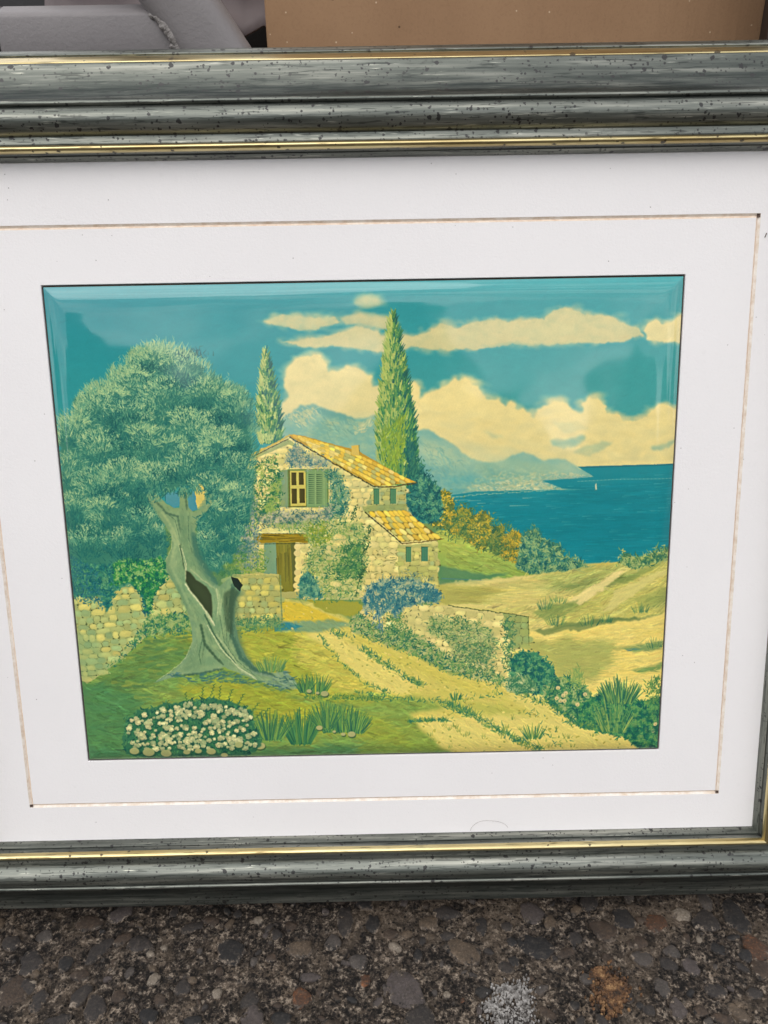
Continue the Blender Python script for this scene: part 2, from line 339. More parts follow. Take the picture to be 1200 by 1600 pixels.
bush([(700, 832), (708, 800), (722, 790), (736, 800), (740, 835), (722, 840)], 350, (96, 124, 66), [(66, 112, 70), (110, 136, 66), (150, 152, 60), (188, 160, 56)])
bush([(730, 845), (735, 812), (750, 800), (764, 806), (768, 840), (756, 860)], 380, (128, 122, 50), [(90, 112, 60), (150, 146, 54), (190, 168, 56), (204, 180, 74)])
bush([(765, 855), (770, 825), (785, 820), (788, 860), (778, 868)], 240, (80, 110, 62), [(60, 104, 70), (92, 122, 66), (140, 146, 70)])
bush([(782, 870), (784, 840), (800, 828), (812, 835), (822, 850), (816, 880)], 330, (150, 130, 50), [(110, 120, 56), (164, 146, 54), (200, 168, 58), (186, 166, 66)])
leaves([(674, 800), (700, 810), (740, 825), (790, 850), (815, 880), (770, 866), (730, 848), (690, 832)], 520, [(60, 108, 70), (92, 128, 72), (118, 144, 76)], 4.5, 1.8, -1.57, 1.2, .6, 8)
leaves([(676, 785), (700, 775), (760, 805), (815, 835), (815, 860), (740, 830)], 420, [(104, 132, 66), (140, 150, 64), (164, 162, 66), (84, 120, 72)], 4.2, 1.7, -1.57, 1.2, .55, 10)
bush([(806, 885), (812, 840), (830, 826), (846, 840), (872, 850), (880, 868), (905, 876), (920, 888), (900, 906), (850, 905)], 1100, (70, 130, 108), [(34, 100, 96), (64, 126, 100), (100, 150, 110), (140, 174, 120)], 5, 1.8)
leaves([(826, 842), (832, 820), (842, 830), (846, 850)], 60, [(120, 160, 110), (60, 120, 100)], 5, 1.4, -1.57, .5)
# ---- right dunes and meadow
fill([(682, 915), (760, 905), (850, 895), (940, 885), (1000, 870), (1045, 858), (1045, 980), (1000, 1000), (830, 990), (690, 945)], (218, 204, 126), rough=3, fine=2, soft=2, c2=(204, 196, 114), tex=N3)
fill([(684, 912), (750, 916), (768, 925), (740, 940), (686, 942)], (176, 174, 92), rough=4, fine=3, soft=2, alpha=.9)
fill([(820, 902), (900, 890), (960, 880), (1000, 868), (1045, 858), (1045, 885), (980, 905), (935, 930), (880, 925), (840, 930)], (166, 178, 100), rough=6, fine=3, soft=4, alpha=.7)
fill([(830, 960), (880, 940), (950, 905), (1042, 880), (1042, 960), (960, 972), (860, 985)], (190, 188, 100), rough=6, fine=3, soft=4, alpha=.8)
fill([(890, 930), (905, 925), (955, 895), (975, 888), (950, 910), (915, 940), (895, 940)], (222, 204, 132), rough=3, fine=3, soft=2)
fill([(955, 920), (1010, 895), (1042, 888), (1030, 905), (985, 928), (950, 960), (930, 960)], (204, 194, 114), rough=4, fine=3, soft=2, alpha=.8)
for p in ([(830, 965), (860, 945), (905, 940), (890, 955), (860, 968)], [(905, 925), (960, 900), (1000, 890), (960, 912)], [(840, 915), (900, 908), (930, 912), (880, 920)], [(1000, 930), (1040, 925), (1040, 945), (1005, 950)]):
    fill(p, (118, 142, 78), rough=5, fine=3, soft=3, alpha=.65)
DU = [(700, 920), (850, 898), (1040, 865), (1040, 985), (840, 985)]
smear(DU, 2600, 15, 3, -.35, .08, .3, .6)
smear([(690, 912), (850, 900), (830, 945), (700, 940)], 600, 18, 3, 0, .05, .1, .5)
for p_, c_, a_ in (([(884, 940), (895, 928), (925, 915), (958, 896), (978, 888), (962, 903), (930, 925), (905, 944)], (232, 214, 146), .8), ([(955, 925), (1000, 902), (1040, 888), (1038, 897), (1000, 916), (965, 945), (945, 955)], (216, 206, 130), .7), ([(830, 958), (860, 944), (900, 936), (890, 948), (850, 968)], (128, 152, 84), .6), ([(960, 905), (1000, 888), (1040, 874), (1010, 893), (970, 912)], (136, 154, 84), .6), ([(985, 935), (1040, 915), (1042, 930), (1000, 950)], (158, 168, 90), .6), ([(700, 908), (780, 900), (850, 897), (800, 906), (730, 914)], (226, 210, 136), .6), ([(850, 985), (900, 972), (980, 965), (1040, 955), (1000, 968), (920, 980)], (120, 142, 84), .6)):
    fill(p_, c_, rough=4, fine=4, soft=2, alpha=a_)
bush([(965, 880), (968, 862), (985, 868), (1000, 872), (1015, 862), (1030, 858), (1046, 856), (1046, 872), (1010, 882), (990, 888)], 360, (104, 146, 92), [(60, 118, 90), (110, 152, 96), (160, 180, 116)], 5, 1.8)
# lower right plain
fill([(800, 985), (850, 985), (1040, 958), (1035, 1175), (780, 1175), (780, 1040)], (230, 210, 124), rough=3, fine=2, soft=2, c2=(236, 212, 118), tex=N3)
fill([(826, 1000), (870, 995), (960, 1002), (955, 1030), (930, 1060), (900, 1070), (850, 1060), (822, 1030)], (160, 170, 94), rough=12, fine=5, soft=8, alpha=.8)
fill([(985, 1045), (1032, 1035), (1032, 1046), (995, 1050)], (110, 150, 84), rough=3, fine=2, soft=2, alpha=.8)
fill([(965, 1010), (1000, 1004), (1032, 1000), (1032, 1012), (990, 1018)], (104, 144, 90), rough=3, fine=2, soft=2, alpha=.7)
stroke(978, 1014, 14, 4, -.2, col((58, 126, 140)), .8)
smear([(830, 990), (1035, 965), (1030, 1120), (860, 1080)], 1300, 14, 3, -.1, .06, .2, .55)
fill([(830, 985), (880, 972), (960, 965), (1020, 962), (960, 972), (890, 984), (850, 990)], (110, 134, 78), rough=4, fine=3, soft=2, alpha=.7)
def tuft(cx, cy, w, h, n, cols, lean=.0, sw=1.5, alpha=.85):
    for k in range(n):
        u = rg.uniform(-1, 1); x = cx+u*w*.5*.8
        stroke(x, cy+rg.normal(0, 1.2), h*rg.uniform(.5, 1)*(1-.3*abs(u)), sw*rg.uniform(.7, 1.2), -1.57+u*.55+lean+rg.normal(0, .12), pick(cols), alpha)
GT = [(70, 122, 84), (104, 146, 84), (140, 164, 86), (50, 108, 84)]
for cx, cy, w, h in ((998, 955, 26, 20), (918, 975, 34, 20), (945, 970, 20, 16), (868, 975, 34, 24), (850, 950, 24, 22), (1020, 1010, 30, 20), (870, 940, 30, 14)): tuft(cx, cy, w, h*.85, 34, GT, 0, 1.3, .45)
# ---- foreground grass
fill([(60, 1200), (60, 985), (240, 980), (380, 970), (560, 975), (700, 1040), (800, 1090), (700, 1200)], (138, 162, 76), rough=3, fine=2, soft=2, c2=(112, 152, 80), tex=N2)
fill([(250, 975), (420, 972), (520, 985), (560, 1030), (640, 1080), (560, 1100), (470, 1085), (380, 1050), (260, 1000)], (178, 180, 70), rough=8, fine=3, soft=5, alpha=.95, c2=(162, 172, 62), tex=N2)
fill([(455, 982), (520, 990), (580, 1050), (650, 1088), (560, 1085), (500, 1065), (460, 1030)], (206, 196, 92), rough=8, fine=3, soft=5, alpha=.8)
fill([(275, 1068), (340, 1058), (420, 1075), (500, 1100), (600, 1120), (640, 1160), (560, 1150), (430, 1130), (380, 1100), (300, 1085)], (164, 172, 58), rough=8, fine=3, soft=6, alpha=.9)
fill([(60, 1075), (170, 1060), (230, 1090), (190, 1180), (120, 1195), (60, 1195)], (64, 126, 82), rough=12, fine=3, soft=10, alpha=.75)
fill([(140, 1165), (420, 1165), (560, 1160), (700, 1172), (700, 1195), (130, 1195)], (76, 134, 92), rough=6, fine=3, soft=6, alpha=.7)
fill([(150, 1060), (220, 1010), (290, 985), (310, 1020), (250, 1050), (190, 1075)], (92, 134, 70), rough=8, fine=4, soft=6, alpha=.7)
fill([(500, 1070), (600, 1085), (700, 1095), (760, 1110), (700, 1130), (640, 1125), (560, 1095)], (138, 168, 80), rough=8, fine=4, soft=8, alpha=.6)
fill([(560, 1120), (640, 1115), (680, 1160), (700, 1178), (560, 1180)], (140, 160, 68), rough=8, fine=4, soft=6, alpha=.7)
FG = [(130, 1060), (240, 985), (420, 975), (560, 1010), (700, 1090), (690, 1180), (140, 1185)]
smear(FG, 5200, 16, 4, .06, .10, .3, .55)
for x, y in pts([(180, 1000), (300, 985), (300, 1050), (180, 1100)], 90): stroke(x, y, rg.uniform(10, 24), rg.uniform(3, 6), rg.normal(-.1, .2), pick([(150, 166, 74), (90, 134, 76), (76, 124, 76)]), .4)
# ---- path
PATH = [(438, 932), (470, 935), (520, 950), (545, 968), (600, 1000), (700, 1045), (790, 1075), (880, 1110), (1020, 1150), (1022, 1175), (700, 1175), (660, 1140), (640, 1112), (700, 1105), (640, 1085), (560, 1060), (520, 1010), (480, 985), (436, 972)]
fill(PATH, (216, 202, 108), rough=5, fine=4, soft=5, c2=(206, 196, 100), tex=N2)
fill([(440, 935), (475, 942), (530, 965), (540, 972), (470, 968), (438, 968)], (214, 188, 66), rough=2, fine=2, soft=1.5)
fill([(470, 985), (520, 985), (560, 1010), (620, 1045), (655, 1068), (630, 1082), (590, 1078), (545, 1040), (510, 1010)], (228, 212, 122), rough=5, fine=5, soft=5, alpha=.9)
fill([(560, 985), (640, 1030), (720, 1060), (780, 1080), (740, 1078), (660, 1052), (600, 1025), (555, 1000)], (210, 198, 96), rough=5, fine=4, soft=5, alpha=.8)
fill([(640, 1085), (700, 1088), (780, 1098), (860, 1130), (800, 1120), (720, 1108), (660, 1104)], (166, 178, 84), rough=6, fine=5, soft=7, alpha=.5)
fill([(655, 1125), (760, 1112), (880, 1120), (1000, 1150), (1010, 1172), (690, 1172)], (226, 210, 124), rough=8, fine=6, soft=6, alpha=.85)
fill([(780, 1075), (850, 1090), (950, 1135), (1010, 1160), (930, 1150), (840, 1120)], (222, 208, 122), rough=6, fine=5, soft=6, alpha=.8)
fill([(480, 936), (560, 938), (580, 955), (550, 962), (510, 955)], (160, 162, 62), rough=3, fine=3, soft=2)
fill([(436, 968), (520, 966), (555, 975), (500, 985), (440, 985)], (116, 156, 122), rough=4, fine=2, soft=3, alpha=.8)
fill([(430, 975), (450, 970), (475, 975), (455, 981), (432, 984)], (40, 130, 150), rough=2, fine=2, soft=2, alpha=.8)
smear(PATH, 1900, 10, 2.6, .45, .07, .3, .5)
for x, y in pts(PATH, 260): blob(x, y, rg.uniform(1, 2.6), rg.uniform(.8, 1.6), pick([(226, 206, 120), (150, 160, 80), (176, 168, 76)]), .7, rg.normal(0, .5), 1)
WD = [(40, 112, 92), (64, 128, 84), (96, 146, 80), (130, 160, 80)]
def weeds(p, n, sp, l=5, cols=WD):
    for k in range(n):
        i = rg.integers(len(p)-1); t_ = rg.random(); x = p[i][0]*(1-t_)+p[i+1][0]*t_+rg.normal(0, sp); y = p[i][1]*(1-t_)+p[i+1][1]*t_+rg.normal(0, sp*.5)
        stroke(x, y, l*rg.uniform(.4, 1.3), rg.uniform(1.2, 2.4), -1.57+rg.normal(0, .9), pick(cols), .55)
weeds([(563, 1010), (600, 1035), (640, 1060), (660, 1068)], 260, 4)
weeds([(520, 985), (540, 992)], 50, 4)
weeds([(500, 990), (530, 1030), (570, 1065), (610, 1080)], 130, 2.5, 4)
weeds([(700, 1100), (740, 1115), (790, 1145), (845, 1172)], 420, 5, 7)
weeds([(560, 1080), (620, 1090), (700, 1095), (790, 1080)], 200, 5, 5)
weeds([(640, 1125), (700, 1122)], 130, 3, 5)
weeds([(820, 1100), (850, 1140), (880, 1160)], 40, 8, 5)
tuft(832, 1150, 26, 26, 40, WD); tuft(712, 1090, 18, 14, 30, WD)
for x, y in pts([(640, 1130), (900, 1120), (1000, 1165), (700, 1172)], 26): tuft(x, y, 8, 7, 7, [(150, 164, 80), (120, 148, 80)], 0, 1.2, .6)
# ---- cypresses
def cypress(tip, base, hw, n, cols, dark, bulge=.7, left=None):
    x0, y0 = tip; x1, y1 = base; H = y1-y0
    pr = lambda u: hw*min(1, (u/bulge)**.72)*(1 if u < bulge else 1-.25*((u-bulge)/(1-bulge))**2)
    poly = [(x0+(x1-x0)*u-pr(u), y0+H*u) for u in np.linspace(0, 1, 14)]+[(x0+(x1-x0)*u+pr(u), y0+H*u) for u in np.linspace(1, 0, 14)]
    fill(poly, dark, rough=1, fine=2.5, soft=1)
    q = sorted(((rg.random(), rg.uniform(-1, 1)) for _ in range(n)), key=lambda a: -a[0]-rg.normal(0, .03))
    for u, v in q:
        u = u**.8; x = x0+(x1-x0)*u+v*pr(u)*1.02; y = y0+H*u
        ix = int(np.clip((x-OX)*S, 0, PW-1)); iy = int(np.clip((y-OY)*S, 0, PH-1))
        tt = .62-.42*v+(N4[iy, ix]-.5)*1.5+rg.normal(0, .2)
        stroke(x, y, rg.uniform(5, 12), rg.uniform(1.3, 2.6), -1.57+v*.5+rg.normal(0, .12), pick(cols, tt), .85)
    stroke(x0, y0+8, 12, 2.4, -1.57, col(cols[1]), .9)
CY = [(34, 104, 92), (62, 128, 90), (96, 150, 92), (138, 172, 104), (176, 196, 124)]
cypress((416, 549), (423, 694), 19.5, 900, CY, (70, 134, 92), .8)
cypress((613, 492), (622, 770), 31, 2500, [(30, 102, 88), (60, 128, 86), (96, 150, 82), (134, 168, 88), (168, 188, 104)], (74, 136, 88), .66)
leaves([(595, 680), (630, 650), (632, 700), (615, 750), (598, 740)], 420, [(132, 164, 58), (150, 176, 60), (112, 150, 62)], 9, 2, -1.4, .4, .7)
bush([(648, 730), (656, 722), (668, 745), (686, 765), (690, 790), (686, 812), (660, 815), (634, 812), (632, 765), (645, 760)], 900, (44, 118, 108), [(20, 92, 96), (38, 112, 104), (62, 134, 112), (96, 156, 120)], 5, 2)
leaves([(636, 690), (650, 700), (652, 745), (636, 760)], 300, [(30, 100, 92), (56, 124, 100)], 7, 2, -1.3, .3, .8)
# ---- house
WALL = [(380, 716), (452, 684), (585, 757), (634, 758), (634, 798), (640, 800), (684, 846), (682, 918), (560, 935), (476, 935), (440, 925), (378, 900)]
ST = [(234, 216, 142), (226, 210, 136), (212, 204, 130), (232, 214, 136), (222, 208, 140)]
stones(WALL, 12.5, ST, (160, 156, 86), 0, .74)
SH = [(170, 182, 118), (184, 188, 112), (156, 176, 126), (194, 192, 114)]
stones([(586, 758), (634, 760), (634, 800), (572, 798), (578, 775)], 11, SH, (122, 142, 86), 0, .7)
stones([(622, 850), (684, 848), (682, 918), (622, 920)], 10.5, [(192, 192, 112), (206, 198, 120), (164, 180, 120), (184, 186, 106)], (140, 150, 80), 0, .74)
fill([(566, 790), (636, 786), (636, 799), (570, 800)], (150, 162, 96), rough=1, fine=1, soft=1, alpha=.7)
fill([(386, 715), (452, 686), (470, 700), (452, 694), (392, 720)], (140, 160, 100), rough=1, fine=1.5, soft=1, alpha=.7)
# roofs
TI = [(238, 202, 88), (244, 210, 96), (234, 196, 74), (238, 212, 122), (196, 190, 108), (228, 188, 76)]
def tiles(quad, nu, nv, cols, dark, ang, tl, tw):
    fill(quad, dark, rough=.6, fine=1, soft=.8)
    a, b, c_, d_ = [np.array(p, float) for p in quad]     # a top-left, b top-right, c bottom-right, d bottom-left
    for i in range(nv):
        for j in range(nu):
            u = (j+.5+.25*rg.normal(0, .5))/nu; v = (i+.5)/nv
            p = (a*(1-u)+b*u)*(1-v)+(d_*(1-u)+c_*u)*v
            c = pick(cols); L = tl*rg.uniform(.8, 1.15)
            blob(p[0], p[1], L*.56, tw*.56, c*.84, .8, ang, 1.1)
            blob(p[0]-.3, p[1]-.5, L*.5, tw*.44, c, .95, ang+rg.normal(0, .04), 1.3)
            stroke(p[0]-L*.3*np.cos(ang), p[1]-L*.3*np.sin(ang)-.7, L*.5, 1, ang, c*1.1, .6)
            if rg.random() < .55: stroke(p[0]+L*.42*np.cos(ang)+1, p[1]+L*.42*np.sin(ang)-1, 3.5, 1.3, 1.9, col((96, 84, 30)), .75)
ROOF = [(452, 679), (470, 680), (520, 694), (545, 700), (562, 706), (600, 728), (625, 742), (650, 753), (586, 759), (560, 745), (520, 722), (480, 697), (458, 685)]
fill(ROOF, (190, 152, 56), rough=.5, fine=.8, soft=.7)
for i in range(5):
    top = [(458, 681), (545, 700), (646, 752)]; bot = [(462, 687), (530, 727), (588, 757)]
    for j in range(22):
        u = (j+.5+(i % 2)*.5)/22; v = (i+.5)/5
        if u < .06*i: continue
        T = np.array(top[0])*(1-u)+np.array(top[2])*u+np.array((0, -9*np.sin(u*3.14)))*1.0; B = np.array(bot[0])*(1-u)+np.array(bot[2])*u+np.array((0, 1.5*np.sin(u*3.14)))
        p = T*(1-v)+B*v; c = pick(TI); L = 11*rg.uniform(.8, 1.2); an = .52
        if not inside(ROOF, np.array([p[0]]), np.array([p[1]]))[0]: continue
        blob(p[0], p[1], L*.56, 3.1, c*.85, .8, an, 1); blob(p[0]-.2, p[1]-.5, L*.5, 2.4, c, .95, an+rg.normal(0, .05), 1.2)
        if rg.random() < .6: stroke(p[0]+5, p[1]+1, 3.2, 1.3, 2.0, col((110, 84, 26)), .8)
line([(454, 683), (480, 699), (520, 723), (560, 746), (585, 760)], 2.4, (84, 78, 34), .85, .4)
line([(585, 760), (615, 760), (650, 754)], 2.2, (92, 78, 34), .8, .5)
line([(388, 713), (420, 698), (453, 681)], 3.2, (196, 170, 76), .9, .3); line([(390, 716), (420, 701), (452, 685)], 1.6, (84, 84, 44), .8, .3)
fill([(549, 697), (560, 695), (562, 712), (550, 710)], (214, 184, 96), fine=1, soft=.7); line([(561, 696), (562, 710)], 1.4, (130, 124, 60), .7)
tiles([(574, 798), (633, 797), (690, 841), (629, 845)], 8, 5, TI, (128, 112, 44), .62, 13.5, 6.6)
line([(571, 800), (600, 824), (628, 848)], 2.2, (72, 70, 34), .85, .3); line([(628, 848), (660, 845), (692, 841)], 1.8, (110, 92, 40), .8, .4)
# shutters and windows
def shutter(x0, y0, x1, y1, c=(92, 140, 98)):
    fill([(x0, y0), (x1, y0), (x1, y1), (x0, y1)], c, soft=.5); line([(x1+1, y0+1), (x1+1, y1)], 1.1, (200, 196, 130), .8); line([(x0, y0), (x1, y0)], 1.3, (60, 84, 56), .8); line([(x0, y0), (x0, y1)], 1., (70, 100, 66), .8)
    line([((x0+x1)/2, y0+2), ((x0+x1)/2, y1-1)], .8, (76, 122, 88), .5)
shutter(584, 763, 592.5, 787); shutter(609.5, 763, 618.5, 786); shutter(634, 853, 642, 876); shutter(658, 853, 668, 875, (84, 138, 104))
fill([(436, 735), (451, 733), (452, 792), (438, 792)], (134, 158, 116), rough=1, fine=1, soft=1)
fill([(450, 733), (514, 732), (514, 792), (451, 792)], (112, 140, 78), soft=.6)
fill([(454, 735), (478, 735), (479, 790), (455, 790)], (196, 184, 94), soft=.5)
for x0, y0, x1, y1 in ((456, 738, 463.5, 757.5), (467.5, 738, 475, 757), (456.5, 763, 464.5, 786), (468.5, 763, 477, 785)):
    fill([(x0, y0), (x1, y0), (x1+.4, y1), (x0+.4, y1)], (82, 76, 26), soft=.4); stroke(x0+1.5, y0+2, y1-y0-4, 1.6, 1.57, col((108, 96, 40)), .6)
line([(452.5, 735), (453.5, 791)], 1.8, (112, 96, 34), .8); line([(452, 791), (480, 790)], 1.6, (110, 100, 46), .8)
fill([(479.5, 734), (511, 733), (512, 791), (480.5, 791)], (126, 160, 106), soft=.5)
for xx in (483.5, 495.5):
    for k in range(15): stroke(xx, 741+k*3.15, 8, 1.5, 0, col((60, 96, 62)), .85)
for xx in (480.5, 493.5, 506.5): line([(xx, 735), (xx+.6, 790)], 1.5, (150, 178, 118), .7)
for k in range(7): blob(448+k*10, 728+rg.normal(0, .6), 5.4, 3.6, pick(ST), .95, 0, 1.2)
for k in range(6): blob(450+k*10, 796+rg.normal(0, .6), 5, 3.4, pick(ST), .95, 0, 1.2)
for k in range(5): blob(441+rg.normal(0, .5), 741+k*11, 5.4, 5, pick([(138, 164, 116), (150, 170, 112), (128, 160, 128)]), .85, 0, 1.2)
# door
fill([(414, 846), (434, 846), (434, 900), (412, 900)], (132, 164, 124), rough=1, fine=1, soft=1, c2=(120, 156, 120), tex=N2)
for k in range(6): blob(411+rg.normal(0, 1), 852+k*9, 3.4, 4, pick(ST), .8, 0, 1.2)
fill([(432, 846), (462, 846), (462, 922), (437, 924)], (132, 130, 48), soft=.7)
for k in range(30):
    x = rg.uniform(433, 461); stroke(x, 848+rg.uniform(0, 30), rg.uniform(20, 45), rg.uniform(.9, 2), 1.57-.03, pick([(166, 150, 56), (98, 98, 38), (118, 112, 40), (78, 84, 36), (150, 136, 50)]) , .6)
fill([(455, 848), (463, 846), (464, 922), (459, 922)], (98, 104, 56), soft=1, alpha=.7)
fill([(397, 838), (401, 833), (480, 833), (483, 840), (482, 847), (440, 846), (399, 848)], (150, 128, 32), fine=.6, soft=.6)
for k in range(22): stroke(rg.uniform(400, 455), rg.uniform(835, 846), rg.uniform(14, 30), 1.2, rg.normal(0, .03), pick([(176, 150, 44), (112, 100, 30), (90, 84, 30)]), .65)
line([(398, 849), (440, 848), (482, 848)], 1.3, (70, 70, 30), .7); line([(400, 832.5), (480, 832.5)], 1.2, (80, 78, 34), .7)
for k in range(8): blob(404+k*10.5, 828+rg.normal(0, .5), 6.2, 3.6, pick(ST), .95, 0, 1.2)
for r_ in range(8): blob(466+rg.normal(0, .8), 853+r_*10, 5.2, 4.8, pick([(226, 206, 138), (230, 210, 134)]), .95, 0, 1.3); blob(475+rg.normal(0, 1), 857+r_*10, 4.6, 4.6, pick(ST), .8, 0, 1.3)
fill([(436, 923), (476, 923), (476, 932), (440, 933)], (176, 174, 104), rough=1, fine=1, soft=1)
# ivy and flowers on the house
IV = [(44, 112, 78), (80, 138, 80), (118, 158, 84), (150, 174, 92)]
BL = [(70, 120, 126), (100, 142, 134), (140, 158, 138), (170, 174, 142)]
def ivy(poly, n, cols=IV, l=3.6, w=1.7, al=.8, base=None): 
    if base is not None: fill(poly, base, rough=5, fine=5, soft=4, alpha=.42)
    leaves(poly, n, cols, l, w, -1.57, 1.6, al, 7, N4)
ivy([(388, 722), (432, 714), (440, 735), (436, 800), (400, 815), (386, 780)], 620)
ivy([(430, 740), (438, 740), (436, 800), (405, 812), (420, 780)], 420, base=(90, 140, 86))
ivy([(462, 694), (480, 710), (514, 722), (512, 730), (456, 728), (448, 718)], 520, BL, 3, 1.5, .85, (110, 146, 140))
leaves([(455, 700), (466, 696), (472, 720), (456, 724)], 130, BL, 3, 1.4, 1, 1.5, .8)
ivy([(512, 732), (528, 738), (544, 770), (540, 800), (520, 815), (508, 800), (520, 780)], 640, [(38, 110, 100), (62, 128, 110), (96, 150, 110), (120, 160, 130)], base=(74, 136, 108))
ivy([(400, 808), (440, 797), (500, 798), (520, 790), (520, 806), (490, 818), (410, 820)], 720, [(80, 118, 112), (112, 140, 122), (160, 166, 140), (188, 186, 154)], 2.8, 1.6, .85, (110, 138, 118))
ivy([(420, 820), (500, 812), (560, 812), (575, 835), (560, 850), (575, 870), (560, 935), (500, 935), (474, 930), (478, 880), (488, 850), (470, 830), (440, 826)], 1700, IV, 3.6, 1.6, .6, (132, 166, 100))
for x, y in pts([(508, 836), (548, 828), (560, 850), (548, 866), (512, 872)], 22): blob(x, y, rg.uniform(4, 6), rg.uniform(2.6, 4), pick(ST), .7, 0, 1.5)
for x, y in pts([(515, 900), (560, 890), (560, 925), (520, 920)], 10): blob(x, y, rg.uniform(4, 6), rg.uniform(2.6, 4), pick(ST), .6, 0, 1.5)
ivy([(478, 826), (505, 818), (520, 840), (500, 850), (482, 845)], 260, [(130, 156, 60), (160, 172, 66), (100, 140, 66)])
ivy([(540, 850), (572, 845), (560, 870), (530, 880)], 260, [(60, 118, 76), (96, 146, 80)], base=(96, 146, 86))
ivy([(520, 885), (566, 872), (565, 895), (530, 905)], 260, [(50, 112, 76), (86, 138, 80)], base=(90, 140, 86))
bush([(468, 932), (470, 905), (482, 892), (494, 905), (505, 932)], 380, (66, 130, 112), [(44, 112, 108), (74, 138, 118), (116, 166, 132)], 3.4, 1.8)
for p in ([(565, 850), (575, 835), (577, 820)], [(555, 930), (562, 905), (568, 880)], [(566, 865), (578, 845)], [(550, 812), (556, 790)], [(562, 900), (572, 885)]):
    line(p, 1.1, (50, 92, 56), .8, .5)
    for k in range(26): i = rg.integers(len(p)-1); t_ = rg.random(); stroke(p[i][0]*(1-t_)+p[i+1][0]*t_+rg.normal(0, 2.5), p[i][1]*(1-t_)+p[i+1][1]*t_+rg.normal(0, 2.5), 2.6, 1.6, rg.uniform(0, 6), col((56, 104, 66)), .8)
for x, y in pts([(560, 860), (620, 850), (620, 910), (575, 915)], 26): stroke(x, y, rg.uniform(3, 6), 1.1, rg.uniform(-.6, .8), col((112, 116, 60)), .7)
# low wall on the left of the door, behind the trunk
LW = [(184, 186, 112), (196, 190, 110), (166, 180, 116), (204, 194, 104)]
ivy([(380, 780), (398, 770), (402, 835), (392, 895), (370, 895), (372, 850)], 700, [(60, 124, 90), (100, 150, 100), (134, 150, 150), (96, 130, 150), (170, 176, 150)], base=(104, 146, 110))
ivy([(330, 870), (414, 860), (416, 896), (330, 900)], 520, [(84, 134, 70), (120, 156, 76), (150, 172, 84)], base=(110, 148, 80))
leaves([(382, 840), (408, 825), (404, 880), (386, 890)], 260, BL, 3, 1.5, 1, 1.4, .75)
stones([(362, 898), (437, 896), (441, 972), (366, 978)], 12, LW, (112, 124, 64), 0, .74)
line([(366, 897), (400, 895), (436, 896)], 3, (196, 188, 112), .8, .4); line([(439, 898), (442, 970)], 3, (128, 150, 96), .7, .4)
ivy([(366, 966), (440, 962), (445, 978), (380, 984)], 240, [(70, 130, 90), (100, 150, 96)], base=(84, 138, 88))
# ---- left stone wall
stones([(112, 932), (140, 926), (172, 918), (204, 908), (262, 895), (304, 900), (306, 975), (240, 985), (212, 1010), (190, 1030), (140, 1066), (128, 1060)], 15, [(184, 194, 122), (170, 188, 124), (200, 196, 116), (156, 182, 124), (208, 202, 118)], (84, 112, 62), -.12, .66)
fill([(112, 990), (150, 985), (170, 1040), (125, 1070)], (120, 164, 120), rough=4, fine=2, soft=6, alpha=.35)
# foliage below/behind the crown
bush([(100, 850), (260, 850), (262, 880), (262, 900), (240, 925), (232, 965), (222, 925), (205, 908), (180, 925), (172, 955), (160, 928), (120, 930), (106, 930)], 2400, (38, 120, 104), [(16, 98, 106), (34, 116, 108), (60, 136, 112), (86, 152, 116)], 4.2, 2.2)
bush([(180, 872), (210, 858), (245, 862), (264, 880), (262, 900), (244, 925), (236, 962), (226, 930), (205, 905), (180, 915)], 1100, (40, 130, 82), [(18, 104, 80), (42, 134, 78), (82, 156, 84), (132, 180, 110)], 4, 2.2)
leaves([(104, 860), (150, 870), (170, 950), (110, 930)], 420, [(24, 98, 120), (40, 116, 124), (56, 128, 116)], 4, 2.2, -1.57, 1.4, .7)
ivy([(235, 965), (300, 955), (306, 985), (230, 990), (160, 1050), (130, 1070), (190, 1030)], 900, [(40, 112, 92), (70, 134, 84), (110, 156, 90), (150, 176, 110)], base=(74, 132, 86))
# ---- olive tree crown
CROWN = [(92, 690), (98, 655), (118, 645), (130, 618), (150, 600), (175, 598), (178, 578), (200, 572), (208, 552), (232, 542), (262, 540), (290, 548), (305, 562), (325, 570), (332, 590), (352, 602), (372, 606), (388, 622), (396, 648), (392, 676), (398, 700), (392, 730), (398, 755), (390, 785), (388, 815), (376, 845), (362, 868), (342, 890), (322, 884), (306, 840), (322, 790), (316, 768), (298, 760), (270, 768), (250, 765), (240, 778), (262, 830), (262, 860), (240, 872), (200, 870), (170, 880), (130, 872), (104, 858)]
fill(CROWN, (58, 128, 110), rough=9, fine=7, soft=2.5)
NB = fbm(34, 26, 77, 3)
OL = [(26, 104, 102), (50, 124, 110), (78, 144, 120), (106, 162, 130), (136, 180, 138), (168, 200, 150)]
for cx, cy, R in ((222, 556, 12), (292, 556, 12), (182, 588, 12), (150, 608, 11), (132, 632, 10), (334, 590, 12), (362, 606, 12), (388, 628, 11), (108, 658, 10), (252, 544, 14), (398, 668, 9)):
    for k in range(150):
        th = rg.uniform(0, 6.28); rr = R*np.sqrt(rg.random()); stroke(cx+np.cos(th)*rr, cy+np.sin(th)*rr*.7+3, rg.uniform(3, 8), rg.uniform(.8, 1.4), -1.57+np.cos(th)*.7+rg.normal(0, .3), pick(OL[2:5]), .55)
